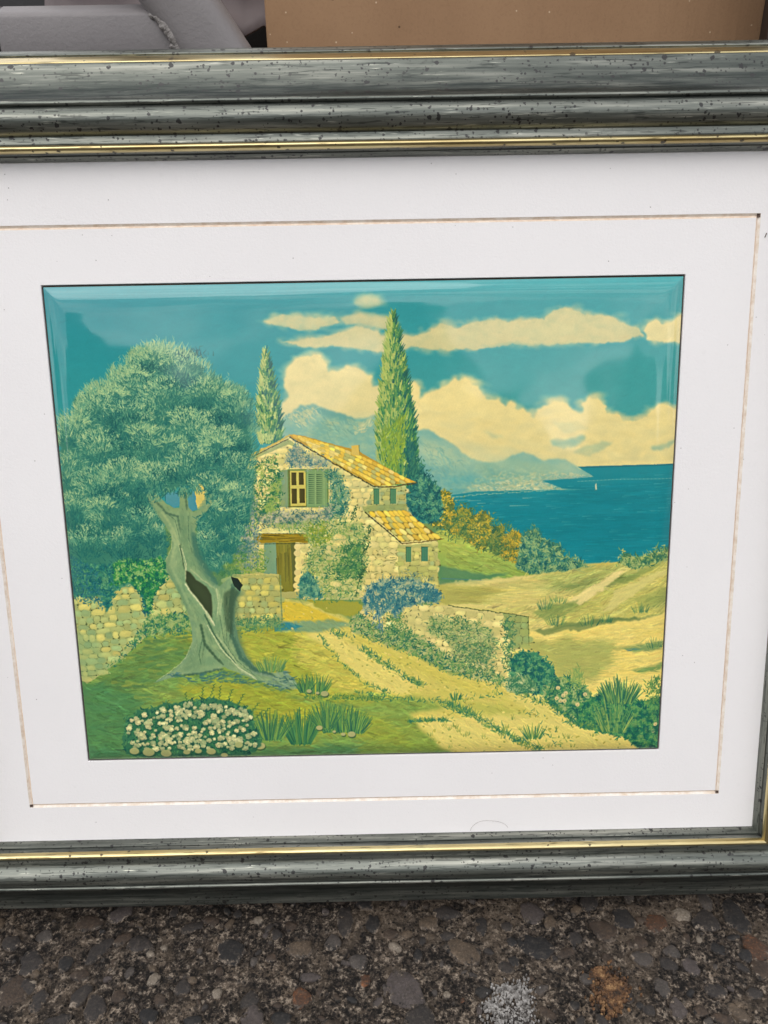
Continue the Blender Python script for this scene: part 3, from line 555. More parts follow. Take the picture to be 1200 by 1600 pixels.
clumps = [(245, 570, 40), (290, 585, 36), (215, 600, 36), (165, 625, 34), (260, 625, 40), (320, 615, 34), (365, 640, 32), (125, 670, 32), (200, 660, 38), (300, 665, 36), (350, 690, 36), (240, 700, 38), (160, 700, 34), (110, 735, 30), (290, 720, 34), (370, 735, 32), (200, 745, 36), (330, 765, 34), (150, 760, 34), (235, 745, 26), (380, 780, 28), (120, 800, 32), (180, 805, 34), (345, 810, 36), (225, 820, 30), (375, 835, 26), (140, 845, 30), (245, 845, 22), (330, 850, 26), (195, 850, 26), (350, 872, 20)]
for cx, cy, R in clumps:
    cx += rg.normal(0, 4); cy += rg.normal(0, 4)
    blob(cx+R*.25, cy+R*.55, R*.8, R*.45, col((34, 110, 100)), .4, 0, 18)
    for k in range(int(R*24)):
        th = rg.uniform(0, 2*np.pi); rr = R*np.sqrt(rg.random())*1.12; x = cx+np.cos(th)*rr; y = cy+np.sin(th)*rr*.82
        if not inside(CROWN, np.array([x+rg.normal(0, 5)]), np.array([y+4+rg.normal(0, 4)]))[0]: continue
        li = .54-.44*(np.sin(th)*rr/R)-.10*(np.cos(th)*rr/R)+rg.normal(0, .18)
        iy = int(np.clip((y-OY)*S, 0, PH-1)); ix = int(np.clip((x-OX)*S, 0, PW-1)); li += (NB[iy, ix]-.5)*1.3+(N4[iy, ix]-.5)*.7-.0008*(cy-600)
        aa = -1.57+(x-cx)/R*1.0+rg.normal(0, .35)
        stroke(x, y, rg.uniform(2.5, 7), rg.uniform(.9, 1.6), aa+rg.normal(0, .35), pick(OL, li), .62)
for cx, cy, rx, ry in ((232, 578, 14, 8), (280, 600, 26, 7), (215, 655, 24, 8), (178, 668, 8, 12), (205, 700, 20, 12), (300, 640, 30, 6), (345, 655, 12, 8), (330, 720, 26, 8), (175, 770, 20, 8), (150, 830, 26, 8), (220, 790, 12, 14), (270, 745, 22, 8), (375, 700, 12, 6), (300, 555, 14, 6), (215, 870, 26, 8)):
    for k in range(150): stroke(cx+rg.normal(0, rx*.75), cy+rg.normal(0, ry*.75), rg.uniform(3, 8), rg.uniform(1, 1.8), -1.57+rg.normal(0, .8), pick([(10, 86, 90), (22, 98, 94), (38, 112, 100)]), .6)
for cx, cy, R in ((240, 560, 30), (290, 655, 26), (270, 700, 28), (180, 620, 24), (340, 700, 24), (125, 665, 22), (330, 800, 28), (160, 795, 26), (370, 620, 20), (225, 680, 26), (370, 770, 22), (215, 590, 20)):
    for k in range(170):
        th = rg.uniform(-2.9, -.2); rr = R*rg.uniform(.45, 1.05); x = cx+np.cos(th)*rr; y = cy+np.sin(th)*rr*.75
        stroke(x, y, rg.uniform(2.5, 7), rg.uniform(.9, 1.4), th+rg.normal(0, .6), pick([(144, 186, 140), (164, 198, 146), (176, 206, 150), (120, 170, 132)]), .6)
# fringe sprigs against the sky
for k in range(len(CROWN)):
    (x1, y1), (x2, y2) = CROWN[k], CROWN[(k+1) % len(CROWN)]
    if y1 > 730: continue
    for j in range(int(np.hypot(x2-x1, y2-y1)*2.4)):
        t_ = rg.random(); x = x1*(1-t_)+x2*t_+rg.normal(0, 3); y = y1*(1-t_)+y2*t_+rg.normal(0, 3)+2
        stroke(x, y, rg.uniform(4, 11), rg.uniform(.8, 1.5), -1.57+(x-250)/260+rg.normal(0, .35), pick(OL[3:] if x < 330 else OL[1:4]), .7)
for x, y, l in ((250, 548, 24), (275, 546, 20), (182, 590, 26), (150, 606, 14), (128, 640, 16), (360, 606, 24), (305, 566, 18), (240, 548, 12), (192, 575, 18), (345, 600, 10), (118, 660, 14)):
    for j in range(9): stroke(x+rg.normal(0, .8)-j*.3, y-l*j/9, rg.uniform(3, 5), 1.1, -1.57+rg.normal(0, .5), col((140, 186, 150)), .7)
# window between the boughs
fill([(258, 772), (266, 768), (285, 768), (284, 788), (274, 792), (262, 784)], (78, 148, 166), rough=1, fine=1.5, soft=1)
fill([(296, 768), (308, 766), (310, 795), (300, 798), (295, 788)], (78, 148, 166), rough=1, fine=1.5, soft=1)
fill([(306, 768), (314, 755), (324, 764), (330, 775), (322, 788), (311, 794)], (206, 192, 112), rough=1, fine=2, soft=1)
leaves([(256, 764), (330, 752), (332, 762), (258, 770)], 130, OL[:4], 6, 1.5, 1.4, .6, .8)
leaves([(376, 720), (392, 715), (386, 820), (368, 850)], 300, OL[:4], 7, 1.5, -1.2, .8, .8, 8)
# ---- trunk
TR = [(236, 772), (244, 768), (252, 776), (262, 786), (274, 792), (282, 792), (283, 778), (286, 762), (296, 762), (294, 778), (297, 792), (304, 799), (314, 796), (324, 788), (330, 774), (336, 768), (334, 784), (326, 797), (313, 810), (307, 826), (308, 850), (314, 868), (322, 884), (332, 900), (344, 914), (356, 904), (362, 899), (372, 903), (380, 912), (378, 922), (371, 932), (368, 950), (370, 978), (376, 1002), (388, 1026), (404, 1042), (430, 1048), (448, 1046), (462, 1058), (468, 1072), (446, 1074), (418, 1066), (392, 1056), (368, 1046), (352, 1040), (338, 1046), (318, 1050), (296, 1050), (272, 1056), (242, 1064), (262, 1052), (282, 1038), (296, 1020), (302, 1002), (302, 982), (296, 956), (284, 930), (272, 908), (262, 890), (261, 874), (270, 856), (271, 838), (258, 816), (246, 796)]
fill(TR, (138, 168, 122), rough=.5, fine=1, soft=1, c2=(118, 154, 114), tex=N2)
TC = [(98, 136, 102), (118, 152, 112), (138, 168, 120), (156, 180, 128)]
def grain(p, n, sp, cols, w=2.4, l=14, al=.32):
    for k in range(n):
        i = rg.integers(len(p)-1); t_ = rg.random(); a_ = np.arctan2(p[i+1][1]-p[i][1], p[i+1][0]-p[i][0])
        x = p[i][0]*(1-t_)+p[i+1][0]*t_+rg.normal(0, sp); y = p[i][1]*(1-t_)+p[i+1][1]*t_+rg.normal(0, 1)
        if inside(TR, np.array([x]), np.array([y]))[0] and inside(TR, np.array([x+np.cos(a_)*l*.5]), np.array([y+np.sin(a_)*l*.5]))[0]:
            stroke(x, y, l*rg.uniform(.4, .9), w*rg.uniform(.5, 1.2), a_+rg.normal(0, .08), pick(cols), al)
grain([(242, 776), (262, 810), (284, 840), (276, 880), (290, 930), (312, 970), (312, 1020), (280, 1048)], 420, 8, TC)
grain([(290, 765), (292, 800), (296, 850), (318, 890), (340, 920)], 240, 7, TC)
grain([(360, 905), (355, 950), (356, 1000), (372, 1030), (420, 1060), (460, 1066)], 420, 8, TC)
grain([(320, 960), (330, 1000), (350, 1020), (390, 1050)], 220, 7, TC)
grain([(330, 780), (312, 802), (300, 820)], 60, 4, TC)
for q_, w_ in (([(240, 776), (256, 802), (272, 822)], 17), ([(290, 768), (289, 790), (292, 806)], 14), ([(330, 776), (316, 796), (302, 812)], 13)): line(q_, w_, (128, 160, 118), .55)
# shade and light on the trunk
for p, w, c, al in (([(304, 835), (310, 865), (326, 890), (340, 908)], 9, (58, 112, 98), .5), ([(366, 912), (362, 950), (364, 990), (378, 1024), (400, 1044), (430, 1054)], 8, (62, 104, 84), .65), ([(316, 975), (322, 1005), (338, 1024), (350, 1036)], 5, (62, 98, 70), .7), ([(322, 960), (340, 995), (362, 1020)], 3, (74, 112, 80), .7), ([(246, 782), (262, 800), (280, 806), (284, 830)], 4, (70, 108, 84), .6), ([(284, 850), (288, 880), (296, 900)], 3, (70, 104, 74), .6), ([(292, 770), (294, 795)], 4, (70, 108, 84), .6), ([(272, 1054), (310, 1050), (350, 1042)], 4, (60, 100, 84), .6), ([(322, 1000), (318, 1025)], 2, (70, 104, 74), .5)):
    line(p, w, c, al, .6)
for p, w, c, al in (([(292, 912), (305, 930), (320, 948), (332, 968), (336, 975)], 3.4, (190, 202, 156), .85), ([(282, 850), (287, 872), (292, 888), (293, 906)], 3, (182, 196, 148), .8), ([(300, 888), (316, 902), (330, 912), (336, 916)], 2.6, (166, 184, 138), .8), ([(338, 915), (346, 935), (345, 960)], 6, (166, 190, 140), .6), ([(340, 990), (362, 1020), (380, 1046), (400, 1056)], 4, (172, 192, 144), .65), ([(270, 830), (276, 850), (268, 880), (284, 915), (300, 950)], 5, (160, 184, 134), .55), ([(256, 800), (272, 824), (282, 850)], 5, (160, 182, 130), .55), ([(312, 1000), (304, 1025), (280, 1046), (256, 1060)], 5, (132, 162, 118), .5), ([(396, 1046), (430, 1056), (460, 1064)], 5, (146, 172, 140), .55), ([(300, 835), (300, 860), (312, 885)], 5, (136, 166, 120), .5), ([(350, 906), (360, 901)], 6, (150, 176, 120), .8)):
    line(p, w, c, al, .6)
for q_, c_, a_ in (([(300, 815), (312, 850), (330, 885), (350, 912), (338, 916), (318, 895), (304, 868), (298, 840)], (72, 122, 102), .55), ([(368, 915), (378, 920), (372, 960), (380, 1005), (400, 1038), (430, 1050), (400, 1050), (374, 1022), (362, 980), (362, 940)], (74, 116, 92), .6), ([(262, 874), (270, 870), (278, 900), (292, 930), (304, 965), (296, 960), (280, 925), (264, 892)], (112, 148, 108), .5), ([(306, 1000), (320, 1010), (322, 1040), (300, 1048), (285, 1046)], (106, 142, 104), .4), ([(282, 800), (294, 815), (296, 860), (288, 850), (282, 825)], (104, 140, 104), .5), ([(274, 812), (284, 830), (282, 860), (276, 890), (284, 915), (276, 905), (268, 882), (276, 856)], (170, 192, 142), .45)):
    fill(q_, c_, rough=2, fine=2, soft=5, alpha=a_)
tr_, tm_ = mask(TR, soft=1); sm_ = np.stack([blur(C[tr_][..., k], 1) for k in range(3)], -1); C[tr_] += (tm_*.7)[..., None]*(sm_-C[tr_])
for q_, w_, c_, a_ in (([(322, 958), (334, 985), (350, 1010), (370, 1034)], 2.2, (74, 112, 82), .8), ([(318, 996), (313, 1020), (316, 1034)], 1.8, (80, 118, 86), .7), ([(283, 850), (287, 872), (290, 886)], 1.8, (70, 104, 74), .8), ([(262, 800), (276, 812), (283, 840)], 1.5, (84, 120, 92), .6), ([(296, 806), (297, 840), (302, 862)], 1.5, (84, 120, 92), .6), ([(345, 960), (352, 1000), (372, 1030), (400, 1052)], 1.6, (84, 120, 90), .6), ([(326, 975), (346, 1010), (374, 1040), (402, 1058)], 2.4, (186, 202, 156), .8), ([(292, 912), (310, 935), (328, 958), (337, 975)], 2.4, (200, 208, 164), .85), ([(286, 856), (293, 880), (292, 905)], 2., (190, 202, 156), .8), ([(340, 918), (343, 940), (341, 962)], 2., (184, 200, 152), .7), ([(262, 872), (270, 856), (271, 838)], 1.6, (170, 190, 140), .6), ([(302, 1002), (292, 1026), (270, 1046), (248, 1060)], 1.6, (170, 190, 144), .6)):
    line(q_, w_, c_, a_, .5)
for x, y in pts(TR, 130, 0): stroke(x, y, rg.uniform(3, 8), rg.uniform(.6, 1.3), 1.3+rg.normal(0, .35), pick([(84, 122, 92), (176, 194, 148), (110, 146, 108)]), .35)
leaves([(228, 764), (262, 764), (258, 782), (234, 784)], 150, OL[:4], 6, 1.5, -1.4, .7, .8, 5)
leaves([(280, 756), (302, 756), (300, 772), (282, 772)], 90, OL[:4], 6, 1.5, 1.5, .6, .8, 5)
leaves([(320, 764), (344, 760), (344, 784), (328, 790)], 150, OL[:4], 6, 1.5, -1.2, .8, .8, 5)
leaves([(308, 805), (330, 800), (336, 860), (330, 885), (314, 850)], 240, OL[:4], 6, 1.4, -1.2, .8, .7, 3)
fill([(293, 890), (299, 893), (308, 904), (325, 915), (332, 927), (334, 964), (325, 953), (312, 936), (299, 920), (292, 908)], (60, 76, 48), fine=1.2, soft=1.4)
fill([(352, 925), (366, 915), (374, 922), (368, 945), (364, 990), (356, 985), (352, 950)], (64, 92, 66), rough=1, fine=2, soft=3, alpha=.75)
fill([(362, 899), (373, 902), (381, 912), (376, 922), (368, 914)], (34, 56, 42), fine=1, soft=.8)
grain([(356, 930), (358, 1000)], 50, 5, [(50, 84, 62), (110, 144, 104)], 1.4)
leaves([(256, 1050), (300, 1052), (350, 1046), (400, 1062), (460, 1078), (380, 1066), (300, 1060)], 160, [(64, 118, 100), (56, 110, 120), (90, 136, 90)], 7, 2.4, 0, .2, .5)
leaves([(440, 1040), (470, 1070), (440, 1076), (415, 1066)], 60, [(110, 146, 126), (60, 106, 100), (140, 168, 140)], 8, 2.6, .3, .3, .6)
# ---- low wall, right
RW = [(566, 950), (600, 942), (700, 944), (740, 950), (786, 956), (822, 962), (824, 1006), (800, 1018), (796, 1064), (760, 1062), (700, 1042), (620, 1006), (552, 984), (548, 970)]
stones(RW, 13, [(232, 216, 146), (222, 210, 138), (210, 202, 130)], (150, 156, 90), .14, .74)
stones([(784, 956), (824, 962), (824, 1008), (800, 1012)], 12, [(150, 172, 108), (164, 178, 104)], (110, 134, 78), .05, .8)
ivy([(548, 966), (560, 956), (590, 972), (640, 985), (700, 1018), (740, 1040), (790, 1058), (780, 1068), (700, 1048), (620, 1010), (552, 985)], 1000, [(44, 112, 88), (74, 134, 86), (110, 156, 90)], base=(90, 140, 88))
ivy([(600, 955), (625, 952), (640, 985), (655, 1005), (610, 990)], 260, [(70, 128, 84), (120, 158, 94), (84, 136, 84)])
ivy([(672, 962), (720, 964), (760, 978), (776, 1000), (760, 1040), (716, 1028), (700, 1000), (668, 985)], 900, [(60, 118, 82), (92, 142, 86), (128, 164, 98), (156, 172, 116)], 4, 1.5, .7, (120, 156, 96))
leaves([(700, 975), (770, 990), (770, 1045), (700, 1030)], 220, [(140, 160, 124), (170, 182, 120), (90, 112, 84)], 7, 1, -.6, .7, .55)
leaves([(720, 1000), (775, 1010), (770, 1052), (730, 1042)], 260, [(60, 118, 86), (90, 140, 90)], 4, 1.6, -1.5, 1.4, .6)
ivy([(786, 965), (800, 970), (798, 1030), (788, 1050)], 260, [(70, 124, 90), (100, 146, 90)])
line([(700, 944), (740, 950), (786, 956), (824, 962)], 1.6, (84, 100, 54), .8, .5); line([(824, 962), (825, 1006)], 1.4, (90, 112, 60), .7)
for x, y in pts(RW, 60): stroke(x, y, rg.uniform(2, 4), 1.4, rg.uniform(0, 3), col((60, 84, 50)), .7)
# blue flowers
bush([(566, 938), (572, 918), (590, 906), (615, 902), (650, 904), (672, 912), (690, 930), (684, 940), (650, 940), (628, 950), (618, 965), (608, 950), (600, 955), (590, 962), (584, 946), (572, 958)], 1500, (84, 138, 136), [(34, 104, 128), (64, 124, 134), (104, 150, 138), (150, 172, 142), (176, 186, 146)], 3.6, 1.7)
leaves([(575, 925), (600, 915), (640, 930), (620, 950), (585, 950)], 240, [(46, 114, 130), (62, 126, 134)], 4, 2, 1.4, .5, .7)
leaves([(655, 915), (684, 925), (680, 935), (655, 935)], 120, [(46, 114, 130), (62, 126, 134)], 4, 2, 1.4, .8, .7)
leaves([(580, 945), (600, 955), (598, 985), (585, 975)], 60, [(60, 116, 140), (120, 156, 146)], 5, 1.6, 1.57, .4, .7)
leaves([(585, 900), (640, 890), (680, 900), (660, 912)], 90, [(90, 130, 120), (70, 110, 110), (140, 160, 130)], 3, 1.3, -1.5, .9, .7)
# ---- lower right bushes
bush([(796, 1030), (815, 1016), (838, 1020), (860, 1040), (868, 1060), (866, 1080), (830, 1082), (798, 1070)], 1300, (46, 122, 96), [(18, 98, 92), (38, 118, 96), (66, 138, 100), (96, 156, 110)], 4, 2.2)
bush([(790, 1060), (810, 1052), (835, 1062), (840, 1076), (810, 1082), (792, 1076)], 300, (96, 146, 104), [(60, 124, 90), (120, 160, 110), (176, 192, 138)], 5, 1.5)
bush([(850, 1070), (880, 1056), (900, 1062), (925, 1085), (930, 1110), (900, 1128), (870, 1108), (850, 1090)], 1200, (70, 134, 90), [(30, 104, 86), (60, 130, 88), (100, 152, 96), (150, 176, 116)], 5, 2)
bush([(905, 1100), (940, 1080), (975, 1085), (1000, 1095), (1030, 1090), (1030, 1172), (1002, 1170), (975, 1150), (940, 1140), (900, 1130)], 2600, (46, 122, 88), [(18, 98, 84), (36, 118, 86), (62, 136, 88), (96, 154, 92)], 5, 2.2)
tuft(965, 1095, 50, 44, 160, [(50, 116, 86), (80, 138, 88), (120, 160, 90), (34, 102, 82)], 0, 2)
tuft(955, 1140, 46, 60, 90, [(140, 168, 92), (96, 150, 88), (60, 124, 84)], 0, 1.6)
leaves([(1008, 1060), (1030, 1055), (1030, 1100), (1005, 1100)], 160, [(70, 130, 80), (110, 152, 84)], 5, 1.6)
leaves([(880, 1062), (900, 1040), (910, 1060), (900, 1080)], 120, [(120, 156, 90), (150, 174, 96)], 6, 1.5, -1.57, .6)
for x, y in ((870, 1072), (878, 1084), (868, 1088), (882, 1080), (874, 1092), (900, 1098), (912, 1082), (1018, 1140), (1022, 1130), (880, 1092)):
    blob(x, y, 3.4, 3, col((206, 196, 140)), .9, 0, 1.5); blob(x, y+1, 1, 1, col((150, 150, 90)), .8)
for x, y in pts([(915, 1110), (1025, 1110), (1020, 1165), (940, 1135)], 90): blob(x, y, rg.uniform(2, 4), rg.uniform(2, 3), pick([(20, 100, 80), (110, 156, 96)]), .45, 0, 1.5)
weeds([(800, 1078), (860, 1100), (900, 1130), (930, 1135)], 260, 5, 6)
# ---- foreground tufts
TG = [(62, 122, 78), (88, 142, 78), (120, 160, 78), (44, 104, 78)]
tuft(494, 1080, 40, 34, 110, TG); tuft(478, 1078, 20, 30, 50, TG); tuft(425, 1045, 46, 26, 110, [(104, 148, 84), (140, 166, 90), (80, 130, 84)])
tuft(472, 1158, 40, 60, 150, [(38, 106, 76), (62, 124, 78), (92, 144, 76)], 0, 2.2); tuft(425, 1152, 44, 50, 130, TG)
tuft(535, 1140, 70, 46, 300, TG, 0, 1.8); tuft(510, 1135, 30, 50, 120, TG, -.1); tuft(556, 1142, 30, 40, 90, TG, .2)
weeds([(480, 1086), (540, 1088), (600, 1090)], 200, 4, 4, [(70, 126, 72), (100, 144, 74)])
for x, y, r_ in ((484, 1077, 4), (497, 1080, 3), (508, 1081, 6), (500, 1134, 5), (537, 1144, 3.6), (550, 1144, 6), (408, 1162, 8), (523, 1140, 2.6)):
    blob(x+1, y+1.6, r_*1.05, r_*.8, col((64, 100, 66)), .8, 0, 1.5); blob(x, y, r_, r_*.7, col((168, 174, 116)), .95, 0, 1.5)
# ---- flower cushion
FB = [(196, 1150), (200, 1122), (222, 1106), (250, 1102), (262, 1096), (290, 1092), (330, 1086), (352, 1092), (372, 1096), (395, 1108), (402, 1130), (410, 1160), (392, 1178), (330, 1182), (240, 1184), (200, 1178)]
bush(FB, 1500, (48, 112, 84), [(24, 90, 74), (46, 112, 82), (80, 140, 92)], 4, 2.2, rough=4)
for x, y in sorted(pts([(200, 1150), (206, 1122), (225, 1110), (262, 1100), (300, 1096), (350, 1096), (385, 1106), (398, 1130), (402, 1160), (380, 1170), (230, 1168), (204, 1160)], 290, 2).tolist(), key=lambda p: p[1]):
    r_ = 2.6+3.6*rg.random()**1.3; c = pick([(182, 190, 140), (164, 178, 130), (196, 200, 148), (148, 168, 122)])
    blob(x+.8, y+2, r_*1.0, r_*.85, col((40, 96, 76)), .75, 0, 1.6)
    for k in range(6):
        th = k*1.05+rg.uniform(0, .6); blob(x+np.cos(th)*r_*.5, y+np.sin(th)*r_*.38, r_*.46, r_*.38, c*rg.uniform(.9, 1.08), .9, th, 1.3)
    blob(x, y-.5, r_*.3, r_*.25, c*1.08, .7, 0, 1.2); stroke(x-r_*.3, y+r_*.3, r_*.5, .8, .2, c*.72, .6)
for x, y, r_ in ((213, 1170, 8), (235, 1172, 10), (262, 1174, 9), (312, 1170, 6), (332, 1171, 8), (294, 1172, 6), (375, 1160, 7), (352, 1178, 6)):
    blob(x+1, y+2, r_, r_*.8, col((50, 100, 74)), .8, 0, 2); blob(x, y, r_*.92, r_*.7, col((172, 180, 122)), .9, 0, 2)
for x, y, a_ in ((262, 1110, -1.4), (295, 1098, -1.7), (345, 1088, -1.5), (358, 1092, -1.2), (374, 1098, -1.1), (394, 1110, -.9), (400, 1120, -.8), (318, 1090, -1.5), (332, 1084, -1.3), (410, 1118, -.9)):
    for j in range(8): stroke(x+np.cos(a_)*j*2.6, y+np.sin(a_)*j*2.6, 3, 1.6, a_+(.8 if j % 2 else -.8), col((66, 112, 62)), .8)
# canvas-like print grain
C *= (1+.020*np.sin((GX+GY*.55)*2.1)*np.sin((GX*.3-GY)*1.7)+.03*(vnoise(PH, PW, 1.6, 1.6, 3)-.5)+.04*(N2-.5))[..., None]
soft3 = np.stack([blur(C[..., k], 2) for k in range(3)], -1); soft9 = np.stack([blur(C[..., k], 10) for k in range(3)], -1)
wt = .12+.88*(np.abs(C-SKYSEA).max(-1) > .02)[..., None]
C = C+wt*(.42*(C-soft3)+.26*(C-soft9))                    # crisp dot gain of the offset print
bg_ = np.maximum(C[..., 2]-C[..., 1], 0); C[..., 2] -= .30*bg_; C[..., 1] += .05*bg_
rg_ = np.maximum(C[..., 0]-C[..., 1], 0); C[..., 1] += .14*rg_
C = C*np.array((1.015, .995, .93), np.float32)
np.clip(C, 0, 1, out=C)
# ================================================================ THE FRAMED PICTURE
root = empty('framed_picture', tuple(ORG), (math.radians(90)-LEAN, 0, 0))
tag(root, 'framed olive tree and stone house landscape print in speckled silver green frame leaning on concrete', 'framed picture')
# ---- print panel
W, H = 0.36, 0.289
QUAD = [(66, 448), (1068, 432), (1028, 1170), (140, 1187)]
src = [(-W/2, H/2), (W/2, H/2), (W/2, -H/2), (-W/2, -H/2)]
A_ = []
for (x, y), (u, v) in zip(src, QUAD):
    A_.append([x, y, 1, 0, 0, 0, -u*x, -u*y, -u]); A_.append([0, 0, 0, x, y, 1, -v*x, -v*y, -v])
HM = np.linalg.svd(np.array(A_, float))[2][-1].reshape(3, 3)
TW, TH = 1500, 1204
ty, tx = np.mgrid[0:TH, 0:TW]
X = ((tx+.5)/TW-.5)*W*.996; Y = (.5-(ty+.5)/TH)*H*.996
q = HM[2, 0]*X+HM[2, 1]*Y+HM[2, 2]
sx = ((HM[0, 0]*X+HM[0, 1]*Y+HM[0, 2])/q-OX)*S; sy = ((HM[1, 0]*X+HM[1, 1]*Y+HM[1, 2])/q-OY)*S
x0 = np.clip(sx.astype(int), 0, PW-2); y0 = np.clip(sy.astype(int), 0, PH-2); fx = (sx-x0)[..., None]; fy = (sy-y0)[..., None]
T = (C[y0, x0]*(1-fx)+C[y0, x0+1]*fx)*(1-fy)+(C[y0+1, x0]*(1-fx)+C[y0+1, x0+1]*fx)*fy
img = bpy.data.images.new('painted_landscape', TW, TH, alpha=False)
px_ = np.ones((TH, TW, 4), np.float32); px_[..., :3] = np.clip(T[::-1], 0, 1)
img.pixels.foreach_set(px_.ravel()); img.update(); img.pack()

M = NT('glossy_print')
it = M.n('ShaderNodeTexImage', _image=img, _extension='EXTEND'); uvn = M.n('ShaderNodeUVMap'); M.put(it, 'Vector', uvn)
oc = M.coords('Object')
b1 = M.bump(M.noise(oc, 14, 2), .10, .006)
b2 = M.bump(M.noise(oc, 900, 2), .10, .0002)
m_print = M.set(Base__Color=it.outputs['Color'], Roughness=.42, Normal=b2, Coat__Weight=1.0, Coat__Roughness=.055, Coat__IOR=1.58, Coat__Normal=b1, Specular__IOR__Level=.3)
n_ = [0, .0004, .0009, .0015, .0022, .003, .0038, .0047, .0056, .0066, .0076, .0088, .0102, .012]
def axis(half, step):
    inner = list(np.arange(-half+.015, half-.015+1e-9, (2*half-.03)/round((2*half-.03)/step)))
    return np.array([-half+a for a in n_]+inner+[half-a for a in n_[::-1]])
ax_, ay_ = axis(W/2, .004), axis(H/2, .004)
gx, gy = np.meshgrid(ax_, ay_)
dedge = np.minimum(W/2-np.abs(gx), H/2-np.abs(gy))
def panel_z(d, x, y):
    R = .0100
    s = np.clip(1-d/R, 0, 1)
    z = .0018-.0024*s**2.3
    z = z+.00010*np.exp(-((d-.0125)/.0026)**2)
    z = z+.00017*np.sin(x*62+2+1.5*np.sin(y*40))*np.cos(y*54+1.2)*np.clip(d/.03, 0, 1)+.0006*np.sin(x*21+1.3)*np.cos(y*25+.6)*np.clip(d/.03, 0, 1)+.00012*np.sin(x*55+y*38)*np.clip(d/.03, 0, 1)
    return z
gz = panel_z(dedge, gx, gy)
nx_, ny_ = len(ax_), len(ay_)
vs = np.stack([gx.ravel(), gy.ravel(), gz.ravel()], 1)
fs = [(j*nx_+i, j*nx_+i+1, (j+1)*nx_+i+1, (j+1)*nx_+i) for j in range(ny_-1) for i in range(nx_-1)]
uv = np.stack([vs[:, 0]/W+.5, vs[:, 1]/H+.5], 1)
print_ = mesh_obj('picture_print', vs, fs, m_print, root, True, uv)
print_['label'] = 'glossy print of an olive tree, stone house and bay, its edges rounded back'
# dark wooden core of the plaque
M = NT('plaque_core'); oc = M.coords('Object', (60, 60, 900))
m_core = M.set(Base__Color=M.ramp(M.noise(oc, 4), [(.3, lin((38, 32, 22))), (.7, lin((66, 54, 36)))]), Roughness=.7)
def frustum_ring(name, rings, mat, parent, smooth=False):
    """closed rectangular rings [(hx, hy, cx, cy, z)] joined in turn"""
    v = []
    for hx, hy, cx, cy, z in rings: v += [(cx-hx, cy-hy, z), (cx+hx, cy-hy, z), (cx+hx, cy+hy, z), (cx-hx, cy+hy, z)]
    f = []
    for k in range(len(rings)-1):
        for i in range(4): f.append((k*4+i, k*4+(i+1) % 4, (k+1)*4+(i+1) % 4, (k+1)*4+i))
    return mesh_obj(name, v, f, mat, parent, smooth)
z_e = .0018-.0024
frustum_ring('panel_edge', [(W/2+.0003, H/2+.0003, 0, 0, -.004), (W/2+.0003, H/2+.0003, 0, 0, z_e+.00005), (W/2-.0001, H/2-.0001, 0, 0, z_e+.0001)], m_core, root)
# ---- mat board
M = NT('white_mat_board'); oc = M.coords('Object')
sp = M.n('ShaderNodeTexVoronoi', Vector=oc, Scale=130., Randomness=1.)
spd = M.math('LESS_THAN', sp.outputs['Distance'], .045)
rnd = M.n('ShaderNodeSeparateColor', Color=sp.outputs['Color'])
spd = M.math('MULTIPLY', spd, M.math('GREATER_THAN', rnd.outputs[0], .62))
spd = M.math('MULTIPLY', spd, M.noise(oc, 35, 2))
c0 = M.ramp(M.noise(oc, 6, 3), [(.3, (.80, .772, .762, 1)), (.7, (.835, .807, .797, 1))])
c0 = M.mix(M.math('MULTIPLY', M.ramp(M.noise(oc, 260, 3), [(.62, 0.), (.8, 1.)]), .08), c0, (.5, .47, .45, 1))
m_mat = M.set(Base__Color=M.mix(spd, c0, (.16, .13, .11, 1)), Roughness=.9, Specular__IOR__Level=.15, Normal=M.bump(M.noise(oc, 650, 4, .75), .5, .0004))
M = NT('tan_groove_paper'); oc = M.coords('Object')
m_gr = M.set(Base__Color=M.ramp(M.noise(oc, 180, 4, .7), [(.3, lin((206, 178, 154))), (.5, lin((222, 202, 182))), (.75, lin((236, 224, 210)))]), Roughness=.55)
M = NT('gilt_groove_edge'); oc = M.coords('Object')
m_gr2 = M.set(Base__Color=M.ramp(M.noise(oc, 140, 4, .7), [(.3, lin((212, 192, 170))), (.6, lin((236, 228, 218)))]), Roughness=.5)
OXL, OXR, OYB, OYT = -.250, .2440, -.2006, .2098       # opening of the frame
G = (.2209, .1772)                                     # outer edge of the groove
gw = .0024
gcx, gcy = .0000, .0003
def ring(name, a, b, mat, smooth=False):
    """flat or sloping band between rectangle a and b = (x0, x1, y0, y1, z)"""
    v = []
    for x0, x1, y0, y1, z in (a, b): v += [(x0, y0, z), (x1, y0, z), (x1, y1, z), (x0, y1, z)]
    return mesh_obj(name, v, [(i, (i+1) % 4, 4+(i+1) % 4, 4+i) for i in range(4)], mat, root, smooth)
win = (W/2+.0009, H/2+.0009)
def rect(hx, hy, z, cx=0, cy=0): return (cx-hx, cx+hx, cy-hy, cy+hy, z)
frustum_ring('inner_mat', [(win[0], win[1], 0, 0, -.0045), (win[0], win[1], 0, 0, -.0004), (win[0]+.0003, win[1]+.0003, 0, 0, 0), (G[0]-gw, G[1]-gw, gcx, gcy, 0)], m_mat, root)['label'] = 'white mat board around the print'
g_mid = (G[0]-gw*.55, G[1]-gw*.55)
ring('groove_wall', rect(G[0]-gw, G[1]-gw, 0, gcx, gcy), rect(*g_mid, -.0009, gcx, gcy), m_gr)['label'] = 'tan inner slope of the V groove in the mat'
ring('groove_wall', rect(*g_mid, -.0009, gcx, gcy), rect(G[0], G[1], .0002, gcx, gcy), m_gr2)
